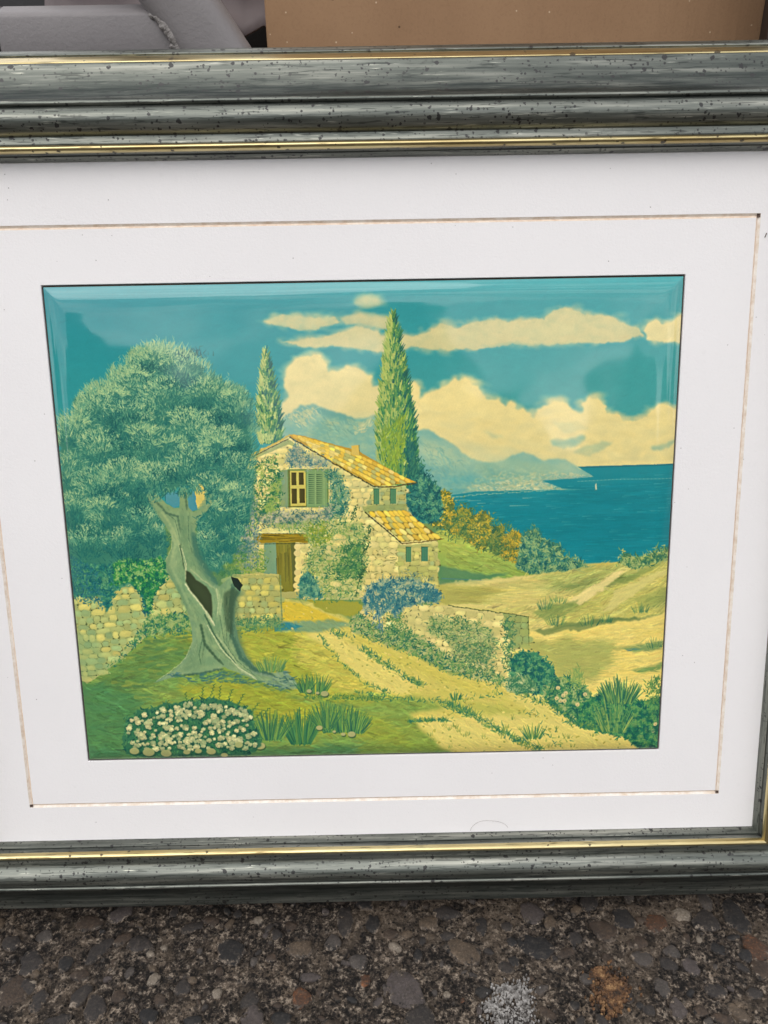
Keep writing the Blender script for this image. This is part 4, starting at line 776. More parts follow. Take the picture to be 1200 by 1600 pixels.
ring('outer_mat', rect(G[0], G[1], .0002, gcx, gcy), (OXL-.004, OXR+.004, OYB-.004, OYT+.004, .0002), m_mat)['label'] = 'white outer border of the mat'
m_dot = NT('groove_corner').set(Base__Color=lin((84, 66, 56)), Roughness=.6)
for sxn in (-1, 1):
    for syn in (-1, 1):
        cx, cy = gcx+sxn*(G[0]-gw*.5), gcy+syn*(G[1]-gw*.5); h = gw*.42
        mesh_obj('corner_mark', [(cx-h, cy-h, .0001), (cx+h, cy-h, .0001), (cx+h, cy+h, .0001), (cx-h, cy+h, .0001), (cx, cy, -.0006)], [(0, 1, 4), (1, 2, 4), (2, 3, 4), (3, 0, 4)], m_dot, root, False)
mesh_obj('backing_board', [(OXL-.004, OYB-.004, -.0046), (OXR+.004, OYB-.004, -.0046), (OXR+.004, OYT+.004, -.0046), (OXL-.004, OYT+.004, -.0046)], [(0, 1, 2, 3)], m_core, root, False)
# a few stray fibres on the mat
m_hair = NT('stray_fibre').set(Base__Color=lin((110, 95, 85)), Roughness=.6)
def fibre(pts_, r, name='stray_fibre', mat=m_hair):
    v, f = [], []
    for k, p in enumerate(pts_):
        d = np.array(pts_[min(k+1, len(pts_)-1)])-np.array(pts_[max(k-1, 0)]); d = d/np.linalg.norm(d); s_ = np.array([-d[1], d[0], 0]); s_ = s_/(np.linalg.norm(s_)+1e-9)
        p = np.array(p)
        v += [p-s_*r, p+np.array([0, 0, r*1.4]), p+s_*r]
        if k: a = 3*(k-1); b = 3*k; f += [(a, b, b+1, a+1), (a+1, b+1, b+2, a+2)]
    return mesh_obj(name, v, f, mat, root)
def on_plane(px, py, z=0.):                            # photograph -> picture coordinates on the plane z
    c = -RP.T @ TP; d = RP.T @ np.array([(px-PCX)/F, -(py-PCY)/F, -1.]); k = (z-c[2])/d[2]; return c+d*k
hp = []
for k in range(15):
    a = math.pi*(1.0-k/14*.9); p = on_plane(765+30*math.cos(a), 1298-16*math.sin(a), .0006); hp.append((p[0], p[1], .0006+.0004*math.sin(k*.9)))
fibre(hp, .00007)
a, b = on_plane(1195, 371, .0004), on_plane(1198, 364, .0004); fibre([tuple(a), tuple(b)], .00028, 'dark_fleck', m_dot)
# ---- frame moulding
M = NT('speckled_silver_paint')
uvn = M.n('ShaderNodeUVMap'); mp1 = M.n('ShaderNodeMapping', Vector=uvn, Scale=(9, 240, 1)); mp2 = M.n('ShaderNodeMapping', Vector=uvn, Scale=(36, 820, 1)); oc = M.coords('Object')
st1 = M.noise(mp1.outputs[0], 1., 4, .6); st2 = M.noise(mp2.outputs[0], 1., 3, .65)
base = M.ramp(st1, [(.28, lin((76, 80, 76))), (.5, lin((120, 123, 116))), (.72, lin((186, 185, 173)))])
base = M.mix(M.math('MULTIPLY', M.noise(oc, 22, 3), .5), base, lin((88, 92, 84)))
scr = M.ramp(st2, [(.60, 0.), (.66, 1.)]); scr = M.math('MULTIPLY', scr, M.ramp(M.noise(oc, 60, 2), [(.5, 0.), (.62, 1.)]))
base = M.mix(M.math('MULTIPLY', scr, .7), base, lin((205, 205, 190)))
drk = M.ramp(M.noise(M.n('ShaderNodeMapping', Vector=uvn, Scale=(50, 620, 1), Location=(3, 7, 0)).outputs[0], 1., 2, .6), [(.35, 1.), (.41, 0.)])
base = M.mix(M.math('MULTIPLY', drk, .6), base, lin((38, 42, 40)))
def spatter(M, oc, scale, thr, keep, warp=.0):
    v = M.n('ShaderNodeTexVoronoi', Vector=oc, Scale=scale, Randomness=1.); c = M.n('ShaderNodeSeparateColor', Color=v.outputs['Color'])
    r_ = M.math('MULTIPLY', M.math('ADD', M.math('MULTIPLY', c.outputs[1], .8), .35), thr)
    d_ = M.math('ADD', v.outputs['Distance'], M.math('MULTIPLY', M.math('SUBTRACT', M.noise(oc, scale*3.5, 3), .5), thr*2.4))
    return M.math('MULTIPLY', M.math('LESS_THAN', d_, r_), M.math('GREATER_THAN', c.outputs[0], keep))
s1 = spatter(M, oc, 330., .27, .50); s2 = spatter(M, oc, 190., .24, .72); s3 = spatter(M, oc, 460., .28, .45)
patch = M.ramp(M.noise(oc, 30, 2), [(.38, .25), (.52, 1.)])
spk = M.math('MAXIMUM', M.math('MAXIMUM', M.math('MULTIPLY', s1, patch), s2), M.math('MULTIPLY', s3, patch))
pat = M.n('ShaderNodeAttribute', _attribute_name='profile_tone').outputs['Fac']
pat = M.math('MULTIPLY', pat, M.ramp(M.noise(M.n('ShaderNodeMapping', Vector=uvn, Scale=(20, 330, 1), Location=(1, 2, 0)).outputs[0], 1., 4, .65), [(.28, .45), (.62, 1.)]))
base = M.mix(pat, base, lin((42, 48, 46)))      # darker tone along the cove, grooves and hump shoulders
base2 = M.mix(M.math('MULTIPLY', spk, .93), base, lin((18, 15, 15)))
hgt = M.math('ADD', M.math('MULTIPLY', st2, .6), M.math('MULTIPLY', st1, .8))
met = M.math('SUBTRACT', .72, M.math('MULTIPLY', spk, .7))
m_sil = M.set(Base__Color=base2, Metallic=met, Roughness=M.ramp(st1, [(.3, .30), (.7, .44)]), Normal=M.bump(hgt, .35, .0005))
def gold(name, c1, c2):
    M = NT(name); uvn = M.n('ShaderNodeUVMap'); a_ = M.noise(M.n('ShaderNodeMapping', Vector=uvn, Scale=(14, 160, 1)).outputs[0], 1., 4, .6); oc = M.coords('Object')
    b_ = M.ramp(a_, [(.3, lin(c1)), (.6, lin(c2))]); w_ = M.noise(M.n('ShaderNodeMapping', Vector=uvn, Scale=(34, 520, 1)).outputs[0], 1., 3, .65); b_ = M.mix(M.math('MULTIPLY', M.ramp(w_, [(.58, 0.), (.64, 1.)]), .6), b_, lin((120, 112, 92))); b_ = M.mix(M.math('MULTIPLY', M.ramp(w_, [(.33, 1.), (.39, 0.)]), .7), b_, lin((70, 54, 30))); k_ = M.math('MAXIMUM', spatter(M, oc, 300., .26, .82), spatter(M, oc, 130., .20, .86))
    return M.set(Base__Color=M.mix(M.math('MULTIPLY', k_, .9), b_, lin((46, 30, 16))), Metallic=M.math('SUBTRACT', .95, M.math('MULTIPLY', k_, .8)), Roughness=.30, Normal=M.bump(a_, .2, .0003))
m_gold = gold('gold_leaf', (170, 148, 98), (216, 200, 150))
def smooth_prof(p, n=3):
    """Catmull-Rom through the points (mm)"""
    o = []
    for i in range(len(p)-1):
        p0 = np.array(p[max(i-1, 0)], float); p1 = np.array(p[i], float); p2 = np.array(p[i+1], float); p3 = np.array(p[min(i+2, len(p)-1)], float)
        for k in range(n):
            t = k/n; o.append(.5*((2*p1)+(-p0+p2)*t+(2*p0-5*p1+4*p2-p3)*t*t+(-p0+3*p1-3*p2+p3)*t**3))
    o.append(np.array(p[-1], float)); return o
SEG = [  # (part, material, smooth profile in mm: u outward from the opening, z towards the viewer)
    ('body', m_sil, [(0, -4), (0, 1.0), (.4, 2.6), (1.0, 4.4), (1.6, 5.6)], 2),
    ('body', m_sil, [(1.6, 5.6), (1.85, 5.2), (2.05, 5.5), (2.2, 6.6), (2.5, 8.0), (2.75, 8.7)], 2),
    ('gold', m_gold, [(2.7, 8.2), (2.9, 9.6), (3.5, 11.1), (4.5, 11.9), (5.4, 11.8), (6.2, 11.0), (6.7, 9.9), (6.9, 9.0)], 3),
    ('body', m_sil, [(6.75, 9.5), (7.4, 8.9), (8.5, 8.6), (9.8, 8.5), (11.1, 8.55)], 2),
    ('body', m_sil, [(11.1, 8.55), (11.6, 9.9), (13.0, 11.7), (15.2, 13.3), (17.8, 14.3), (20.4, 14.4), (22.8, 13.6), (24.4, 12.4), (25.0, 11.6)], 4),
    ('body', m_sil, [(25.0, 11.6), (25.2, 11.0), (25.45, 11.3), (26.0, 12.4), (27.0, 12.8), (28.0, 12.2), (28.5, 11.2)], 2),
    ('body', m_sil, [(28.5, 11.2), (29.4, 9.3), (31.6, 6.8), (35.0, 4.6), (39.2, 2.9), (43.6, 1.8), (47.6, 1.1), (49.0, .6), (49.7, -1.0)], 3),
    ('gold', m_gold, [(49.6, -1.6), (50.2, -1.4), (51.0, -2.2), (52.4, -4.3), (54.0, -7.0), (55.2, -9.3), (55.9, -11.6)], 3),
    ('body', m_sil, [(55.8, -11.3), (56.1, -11.4), (56.6, -10.9), (57.4, -11.3), (58.6, -12.8), (60.0, -14.9), (61.0, -18), (61.2, -24)], 2),
    ('body', m_sil, [(61.2, -24), (2, -24)], 1)]
def rail(side, i):
    cx0, cx1, cy0, cy1 = OXL, OXR, OYB, OYT
    def corner(u, which):
        u = u/1000
        return {'tl': (cx0-u, cy1+u), 'tr': (cx1+u, cy1+u), 'br': (cx1+u, cy0-u), 'bl': (cx0-u, cy0-u)}[which]
    a, b = {'top': ('tl', 'tr'), 'right': ('tr', 'br'), 'bottom': ('br', 'bl'), 'left': ('bl', 'tl')}[side]
    rl = None
    Vb, Fb, Ub, Pb = [], [], [], []; golds = []
    prof_len = 0.
    for kind, mat, pr, n in SEG:
        P = smooth_prof(pr, n); nl = 24
        V, Fc, UV = (Vb, Fb, Ub) if kind == 'body' else ([], [], [])
        off = len(V); prof = prof_len
        for k, (u, z) in enumerate(P):
            if k: prof += math.hypot(P[k][0]-P[k-1][0], P[k][1]-P[k-1][1])/1000
            pa, pb = corner(u, a), corner(u, b)
            L_ = math.hypot(pb[0]-pa[0], pb[1]-pa[1])
            if kind == 'body': Pb += [u/1000]*(nl+1)
            for j in range(nl+1):
                t = j/nl; V.append((pa[0]*(1-t)+pb[0]*t, pa[1]*(1-t)+pb[1]*t, z/1000+.00012*math.sin(t*L_*23+u*.3+i))); UV.append((i*3.3+(t-.5)*L_+.5, prof+i*.7))
        for k in range(len(P)-1):
            for j in range(nl):
                q0 = off+k*(nl+1)+j; Fc.append((q0, q0+1, q0+nl+2, q0+nl+1))
        prof_len = prof
        if kind == 'gold': golds.append((V, Fc, UV))
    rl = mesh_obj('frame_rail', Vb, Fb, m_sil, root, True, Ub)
    at = rl.data.attributes.new('profile_tone', 'FLOAT', 'POINT'); at.data.foreach_set('value', np.interp(np.array(Pb)*1000, [0, 1.4, 1.8, 2.3, 3, 10.5, 11.2, 12.5, 15, 19, 24, 25.3, 26.2, 27.6, 28.6, 31, 36, 42, 48, 50, 56, 57, 62], [.0, .0, .6, .5, 0, 0, .4, .15, .0, .05, .45, .9, .1, .0, .9, 1.0, .95, .6, .25, .9, .8, .1, .4]).astype(np.float32))
    for V, Fc, UV in golds: mesh_obj('gold_bead', V, Fc, m_gold, rl, True, UV)
    return rl
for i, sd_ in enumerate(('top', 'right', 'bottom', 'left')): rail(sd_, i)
# ================================================================ THE GROUND
rs = np.random.default_rng(11)
def concrete(M, oc):
    n1 = M.noise(oc, 45, 5, .6); n2 = M.noise(oc, 250, 5, .75); n3 = M.noise(oc, 620, 4, .75)
    c1 = M.ramp(n1, [(.32, lin((40, 35, 31))), (.45, lin((68, 59, 52))), (.56, lin((86, 76, 67))), (.70, lin((126, 110, 94)))])
    c1 = M.mix(M.ramp(n2, [(.44, .95), (.51, 0.)]), c1, lin((22, 19, 17)))
    c1 = M.mix(M.math('MULTIPLY', M.ramp(n2, [(.55, 0.), (.61, 1.)]), .75), c1, lin((182, 166, 148)))
    vo = M.n('ShaderNodeTexVoronoi', Vector=oc, Scale=300., Randomness=1.); vs_ = M.n('ShaderNodeSeparateColor', Color=vo.outputs['Color'])
    vd = M.math('ADD', vo.outputs['Distance'], M.math('MULTIPLY', M.math('SUBTRACT', n3, .5), .9))
    gr = M.math('MULTIPLY', M.math('LESS_THAN', vd, .38), M.math('GREATER_THAN', vs_.outputs[0], .45))
    gc = M.ramp(vs_.outputs[1], [(.0, lin((36, 34, 34))), (.3, lin((58, 50, 44))), (.55, lin((92, 80, 68))), (.8, lin((78, 74, 72))), (.96, lin((150, 138, 124)))])
    c1 = M.mix(M.math('MULTIPLY', gr, .75), c1, gc)
    c1 = M.mix(M.math('MULTIPLY', M.ramp(M.noise(oc, 17, 4, .7), [(.5, 0.), (.62, 1.)]), .45), c1, lin((132, 116, 99)))
    c1 = M.mix(M.math('MULTIPLY', M.ramp(n3, [(.38, 1.), (.47, 0.)]), .8), c1, lin((20, 18, 17)))
    c1 = M.mix(M.math('MULTIPLY', M.ramp(n3, [(.58, 0.), (.68, 1.)]), .4), c1, lin((164, 152, 138)))
    pit = M.n('ShaderNodeTexVoronoi', Vector=oc, Scale=310., Randomness=1.); pq = M.math('MULTIPLY', M.math('LESS_THAN', pit.outputs['Distance'], .27), M.math('GREATER_THAN', M.n('ShaderNodeSeparateColor', Color=pit.outputs['Color']).outputs[2], .35))
    c1 = M.mix(M.math('MULTIPLY', pq, .85), c1, lin((16, 14, 13)))
    hh = M.math('SUBTRACT', M.math('ADD', M.math('MULTIPLY', n2, 1.2), M.math('MULTIPLY', n3, .6)), M.math('MULTIPLY', pq, .8))
    c1 = M.mix(1.0, c1, (.80, .79, .78, 1), 'MULTIPLY')
    return c1, hh
M = NT('aggregate_concrete'); oc = M.coords('Object'); c1, hh = concrete(M, oc)
m_grd = M.set(Base__Color=c1, Roughness=.88, Specular__IOR__Level=.3, Normal=M.bump(hh, 1., .0018))
def gaxis(lo, hi, step, far):
    c_ = list(np.arange(lo, hi+1e-9, step)); e = step; a_ = lo; left = []
    while a_ > -far: e *= 1.7; a_ -= e; left.append(a_)
    e = step; b_ = hi; right = []
    while b_ < far: e *= 1.7; b_ += e; right.append(b_)
    return np.array(left[::-1]+c_+right)
gxs, gys = gaxis(-.36, .36, .0013, 25), gaxis(-.20, .05, .0013, 25)
g_lo = [on_ground(0, 1600), on_ground(1200, 1600), on_ground(0, 1400), on_ground(1200, 1390)]
GXX, GYY = np.meshgrid(gxs, gys)
def lat(h, w, sx_, sy_, cell, seed):
    r = np.random.default_rng(seed); a_ = np.clip(sx_, -.6, .6)/cell+600; b_ = np.clip(sy_, -.6, .6)/cell+600
    xi, yi = a_.astype(int), b_.astype(int); fx_, fy_ = a_-xi, b_-yi; fx_ = fx_*fx_*(3-2*fx_); fy_ = fy_*fy_*(3-2*fy_)
    g_ = r.random((1300, 1300)); return (g_[yi, xi]*(1-fx_)+g_[yi, xi+1]*fx_)*(1-fy_)+(g_[yi+1, xi]*(1-fx_)+g_[yi+1, xi+1]*fx_)*fy_
gz_ = .0012*(lat(0, 0, GXX, GYY, .018, 1)-.5)+.0010*(lat(0, 0, GXX, GYY, .006, 2)-.5)*1.5+.0019*(lat(0, 0, GXX, GYY, .0028, 3)-.5)
pl_ = lat(0, 0, GXX, GYY, .0036, 4); gz_ -= .0016*np.clip(pl_-.78, 0, 1)*4
gz_ -= .0014
# stones: hand-placed ones read off the photograph, then smaller ones between them
DK, BK, BR, OR, GYc, WH, TN, PK = 'dark grey', 'black', 'brown', 'rusty orange', 'grey', 'white', 'tan', 'pinkish grey'
HAND = [(48, 1503, 20, 18, 0, DK), (102, 1503, 12, 12, .3, BK), (22, 1548, 24, 26, 0, BR), (40, 1540, 16, 14, .5, DK), (154, 1482, 28, 10, -.9, DK), (125, 1522, 16, 8, .1, BR), (148, 1573, 17, 20, 0, DK), (232, 1585, 17, 12, 0, BK), (90, 1592, 20, 10, -.4, DK),
        (234, 1489, 8, 5, 0, WH), (256, 1480, 6, 5, 0, WH), (240, 1528, 9, 11, .3, WH), (203, 1517, 7, 10, .1, GYc), (285, 1540, 14, 12, 0, DK), (338, 1550, 9, 8, .2, WH), (300, 1530, 8, 6, 0, TN), (404, 1436, 9, 7, -.4, WH), (18, 1470, 14, 12, 0, DK), (55, 1520, 8, 6, 0, TN), (50, 1535, 8, 5, 0, WH), (300, 1447, 18, 8, -.3, DK), (140, 1440, 20, 13, .2, BR), (70, 1460, 14, 9, .3, GYc), (390, 1560, 16, 12, -.6, DK), (185, 1555, 12, 10, 0, BR), (250, 1560, 12, 9, .4, BR),
        (583, 1440, 11, 15, .2, BK), (432, 1458, 10, 8, 0, DK), (471, 1557, 18, 15, .8, OR), (570, 1530, 9, 11, 0, OR), (618, 1478, 11, 8, .8, WH), (653, 1490, 8, 11, 0, BK), (424, 1495, 9, 7, 0, BR), (485, 1525, 18, 7, 0, PK), (470, 1480, 22, 14, -.3, TN), (540, 1435, 12, 26, .05, DK), (698, 1424, 24, 10, .1, DK), (752, 1444, 11, 15, .1, BK), (670, 1440, 15, 11, 0, TN), (636, 1458, 9, 7, 0, TN), (698, 1553, 8, 6, 0, WH), (723, 1562, 4, 4, 0, OR), (630, 1545, 34, 26, .5, PK), (440, 1590, 18, 12, 0, BK), (520, 1600, 16, 12, 0, BR), (755, 1548, 14, 9, -.3, BK), (793, 1446, 10, 8, 0, DK), (672, 1462, 9, 6, .4, TN), (700, 1460, 12, 8, .2, DK), (520, 1470, 14, 12, 0, GYc), (560, 1500, 16, 12, .3, GYc), (790, 1510, 14, 10, .3, DK),
        (832, 1424, 22, 15, .6, PK), (838, 1475, 27, 20, .15, BK), (974, 1433, 20, 16, .4, BK), (945, 1452, 24, 15, .5, BR), (1026, 1440, 18, 15, -.2, OR), (1066, 1426, 14, 11, .5, WH), (1103, 1436, 22, 15, .3, DK), (1150, 1430, 18, 26, -.2, BK), (1093, 1466, 5, 5, 0, WH), (1080, 1508, 15, 13, 0, PK), (1125, 1481, 13, 9, .4, BK), (1182, 1480, 20, 20, 0, OR), (1165, 1490, 12, 10, .3, BK), (1190, 1512, 14, 16, 0, BR), (886, 1486, 16, 8, -.2, BR), (1050, 1484, 14, 9, .5, GYc), (1005, 1495, 18, 11, .4, GYc), (1045, 1505, 14, 11, 0, DK), (1035, 1540, 14, 14, 0, GYc), (1155, 1580, 18, 10, .7, TN), (1060, 1575, 14, 16, .2, PK), (1015, 1576, 10, 9, 0, DK), (898, 1569, 9, 8, 0, BK), (1130, 1590, 16, 9, .4, BR), (1095, 1577, 12, 8, .3, BR), (900, 1420, 12, 7, -.8, TN), (860, 1440, 10, 12, .2, TN), (980, 1555, 12, 10, 0, DK), (1120, 1545, 16, 12, 0, DK), (800, 1470, 9, 8, 0, BK), (803, 1500, 10, 9, 0, BK), (920, 1528, 14, 9, .3, GYc), (1180, 1550, 12, 10, .4, DK), (1000, 1470, 13, 9, 0, BR)]
SC = {DK: [(44, 40, 38), (66, 59, 54), (54, 49, 46)], BK: [(28, 27, 28), (48, 45, 44), (36, 35, 35)], BR: [(48, 38, 31), (80, 64, 50), (62, 50, 40)], OR: [(90, 56, 32), (136, 84, 46), (66, 48, 36)], GYc: [(60, 56, 53), (90, 84, 79), (74, 69, 66)], WH: [(104, 96, 86), (158, 148, 134), (130, 121, 109)], TN: [(72, 62, 51), (116, 100, 82), (90, 77, 63)], PK: [(66, 60, 58), (88, 81, 80), (76, 69, 68)]}
SM = {}
for k_, (a, b, c) in SC.items():
    M = NT(k_.replace(' ', '_')+'_stone'); oc = M.n('ShaderNodeNewGeometry').outputs['Position']; u1 = M.noise(oc, 130, 4, .65); u2 = M.noise(oc, 700, 4, .75)
    cc = M.mix(1.0, M.ramp(u1, [(.3, lin(a)), (.55, lin(c)), (.72, lin(b))]), ((.62, .60, .60, 1) if k_ in (DK, BK) else (.86, .82, .78, 1)), 'MULTIPLY'); cc = M.mix(M.math('MULTIPLY', M.ramp(u2, [(.36, 1.), (.46, 0.)]), .55), cc, lin(tuple(x*.45 for x in a)))
    cc = M.mix(M.math('MULTIPLY', M.ramp(u2, [(.56, 0.), (.68, 1.)]), .35), cc, lin(tuple(min(255, x*1.3+12) for x in b)))
    g1, gh = concrete(M, oc)                              # the cement still sticks to the stone in patches and round its rim
    lo_ = M.n('ShaderNodeVectorMath', _operation='MULTIPLY', i0=M.coords('Object'), i1=(1, 1, 0)); ln_ = M.n('ShaderNodeVectorMath', _operation='LENGTH', i0=lo_.outputs[0])
    rim = M.math('ADD', ln_.outputs['Value'], M.math('MULTIPLY', M.math('SUBTRACT', M.noise(oc, 170, 5, .75), .5), 2.3))
    fm = M.math('MAXIMUM', M.ramp(rim, [(.88, 0.), (.96, 1.)]), .10)
    SM[k_] = M.set(Base__Color=M.mix(fm, cc, g1), Roughness=.78, Normal=M.bump(M.mix(fm, M.math('ADD', u1, M.math('MULTIPLY', u2, .7)), gh), .8, .0008))
ST_ = []
for px, py, rx, ry, an, kd in HAND:
    p = on_ground(px, py); s_ = np.linalg.norm(on_ground(px+10, py)-p)/10; sy2 = np.linalg.norm(on_ground(px, py+10)-p)/10
    ST_.append((p[0], p[1], rx*s_*1.02, ry*sy2*1.02, -an, kd))
k = 0
xr0, xr1 = g_lo[0][0]-.03, g_lo[1][0]+.03; yr0, yr1 = g_lo[0][1]-.02, .015
while len(ST_) < 296 and k < 20000:
    k += 1; x, y = rs.uniform(-.33, .33), rs.uniform(yr0, yr1); r_ = .0022+.0075*rs.random()**2.2
    if all((x-a)**2+(y-b)**2 > (max(c, d)*.85+r_)**2 for a, b, c, d, _, _ in ST_):
        ST_.append((x, y, r_*rs.uniform(1, 1.6), r_*rs.uniform(.7, 1.05), rs.uniform(0, 3.14), [DK, DK, BR, GYc, TN, BK, BR, PK, BR, DK, GYc, PK][rs.integers(12)]))
ground_faces = None
for x, y, rx, ry, an, kd in ST_:
    i0, i1 = np.searchsorted(gxs, [x-rx*1.7, x+rx*1.7]); j0, j1 = np.searchsorted(gys, [y-rx*1.7-ry, y+rx*1.7+ry])
    if i1 <= i0 or j1 <= j0: continue
    X_, Y_ = GXX[j0:j1, i0:i1]-x, GYY[j0:j1, i0:i1]-y
    u = (X_*math.cos(an)+Y_*math.sin(an))/rx; v = (-X_*math.sin(an)+Y_*math.cos(an))/ry; d = np.sqrt(u*u+v*v)
    gz_[j0:j1, i0:i1] -= .0013*np.exp(-((d-1.04)/.12)**2)
gv = np.stack([GXX.ravel(), GYY.ravel(), np.where((np.abs(GXX) < .5) & (np.abs(GYY) < .5), gz_, -.0012).ravel()], 1)
nx_, ny_ = len(gxs), len(gys); I_ = np.arange(nx_*ny_).reshape(ny_, nx_)
gf = np.stack([I_[:-1, :-1], I_[:-1, 1:], I_[1:, 1:], I_[1:, :-1]], -1).reshape(-1, 4)
me = bpy.data.meshes.new('ground'); me.vertices.add(len(gv)); me.vertices.foreach_set('co', gv.astype(np.float32).ravel())
me.loops.add(len(gf)*4); me.loops.foreach_set('vertex_index', gf.astype(np.int32).ravel()); me.polygons.add(len(gf))
me.polygons.foreach_set('loop_start', (np.arange(len(gf))*4).astype(np.int32)); me.polygons.foreach_set('use_smooth', np.ones(len(gf), bool)); me.update(); me.validate()
me.materials.append(m_grd); ground = bpy.data.objects.new('ground', me); COL.objects.link(ground); tag(ground, 'weathered exposed aggregate concrete under the frame', kind='structure')
def stone_mesh(seed):
    r = np.random.default_rng(seed); n = 11; v = []; ph = r.uniform(0, 6, 3)
    rad = [1+.10*math.sin(2*a+ph[0])+.09*math.sin(3*a+ph[1])+.07*math.sin(5*a+ph[2])+r.normal(0, .08) for a in np.linspace(0, 2*np.pi, n, endpoint=False)]
    for s_, z in ((1.02, -1.6), (1.0, -.15), (.86, .55), (.5, .9)):
        for k in range(n):
            a = 2*math.pi*k/n; v.append((math.cos(a)*rad[k]*s_, math.sin(a)*rad[k]*s_, z+r.normal(0, .10)))
    v.append((0, 0, .95)); f = []
    for k in range(3):
        for i in range(n): f.append((k*n+i, k*n+(i+1) % n, (k+1)*n+(i+1) % n, (k+1)*n+i))
    for i in range(n): f.append((3*n+i, 3*n+(i+1) % n, 4*n))
    return v, f
LIB = [stone_mesh(s_) for s_ in range(9)]; MC = {}
for k, (x, y, rx, ry, an, kd) in enumerate(ST_):
    key = (k % 9, kd)
    if key not in MC:
        me = bpy.data.meshes.new('stone'); me.from_pydata(LIB[key[0]][0], [], LIB[key[0]][1]); me.polygons.foreach_set('use_smooth', [True]*len(me.polygons)); me.materials.append(SM[kd]); MC[key] = me
    o = bpy.data.objects.new('stone', MC[key]); COL.objects.link(o); o.parent = ground
    o.location = (x, y, -.0013); o.rotation_euler = (rs.normal(0, .02), rs.normal(0, .02), an); o.scale = (rx, ry, .0013+.012*min(rx, ry)); 
# crusts of pale lichen and a rusty lump
def crust(name, spots, n, mat, label, hgt, rr):
    V, Fc = [], []
    for k in range(n):
        px, py, sx2, sy2 = spots[rs.integers(len(spots))]
        p = on_ground(px+rs.normal(0, sx2), py+rs.normal(0, sy2)); r_ = rs.uniform(*rr); h = hgt*rs.uniform(.5, 1.2); o_ = len(V); m_ = 6; a0 = rs.uniform(0, 1)
        for s_, z in ((1., -.0015), (.95, h*.3), (.6, h*.85)):
            for i in range(m_): a = a0+6.283*i/m_; V.append((p[0]+math.cos(a)*r_*s_*rs.uniform(.8, 1.15), p[1]+math.sin(a)*r_*s_*rs.uniform(.8, 1.15), z))
        V.append((p[0], p[1], h))
        for q_ in range(2):
            for i in range(m_): Fc.append((o_+q_*m_+i, o_+q_*m_+(i+1) % m_, o_+(q_+1)*m_+(i+1) % m_, o_+(q_+1)*m_+i))
        for i in range(m_): Fc.append((o_+2*m_+i, o_+2*m_+(i+1) % m_, o_+3*m_))
    o = mesh_obj(name, V, Fc, mat, ground); o['kind'] = 'stuff'; o['label'] = label; return o
M = NT('white_lichen'); oc = M.coords('Object'); m_li = M.set(Base__Color=M.ramp(M.noise(oc, 300, 3), [(.35, lin((84, 80, 76))), (.62, lin((156, 152, 148)))]), Roughness=.9)
M = NT('rusty_lump'); oc = M.coords('Object'); m_ru = M.set(Base__Color=M.ramp(M.noise(oc, 190, 4, .7), [(.38, lin((40, 31, 25))), (.52, lin((98, 68, 42))), (.70, lin((156, 122, 84)))]), Roughness=.85, Normal=M.bump(M.noise(oc, 700, 3), .8, .001))
crust('lichen_crust', [(800, 1550, 12, 7), (818, 1558, 7, 12), (790, 1546, 10, 4), (822, 1580, 7, 14), (770, 1570, 8, 6), (780, 1592, 14, 9), (800, 1570, 16, 14)], 800, m_li, 'pale crusty lichen patch', .0008, (.0003, .0009))
crust('rust_patch', [(935, 1522, 8, 5), (950, 1530, 9, 7), (950, 1548, 10, 8), (965, 1555, 8, 8), (955, 1572, 8, 8), (972, 1545, 5, 5), (952, 1545, 15, 17)], 800, m_ru, 'rusty orange lump in the concrete', .0012, (.0004, .0013))
# ================================================================ BEHIND THE FRAME
# cardboard box: corrugated board walls with a real edge thickness
M = NT('brown_cardboard'); oc = M.coords('Object')
cb = M.ramp(M.noise(oc, 9, 4), [(.3, lin((144, 112, 84))), (.7, lin((162, 129, 98)))])
cb = M.mix(M.math('MULTIPLY', M.ramp(M.noise(oc, 520, 3, .7), [(.36, 1.), (.5, 0.)]), .14), cb, lin((112, 86, 66)))
fl = M.n('ShaderNodeTexVoronoi', Vector=oc, Scale=190., Randomness=1.); fc = M.n('ShaderNodeSeparateColor', Color=fl.outputs['Color'])
cb = M.mix(M.math('MULTIPLY', M.math('MULTIPLY', M.math('LESS_THAN', fl.outputs['Distance'], .10), M.math('GREATER_THAN', fc.outputs[0], .88)), .7), cb, lin((214, 190, 160)))
fl2 = M.n('ShaderNodeTexVoronoi', Vector=oc, Scale=120., Randomness=1.); fc2 = M.n('ShaderNodeSeparateColor', Color=fl2.outputs['Color'])
cb = M.mix(M.math('MULTIPLY', M.math('MULTIPLY', M.math('LESS_THAN', fl2.outputs['Distance'], .09), M.math('GREATER_THAN', fc2.outputs[0], .8)), .7), cb, lin((60, 42, 32)))
wv = M.noise(M.coords('Object', (150, 150, 6)), 1., 2)
m_cb = M.set(Base__Color=cb, Roughness=.85, Specular__IOR__Level=.2, Normal=M.bump(M.math('ADD', M.math('MULTIPLY', wv, 1.0), M.math('MULTIPLY', M.noise(oc, 600, 2), .25)), .35, .0012))
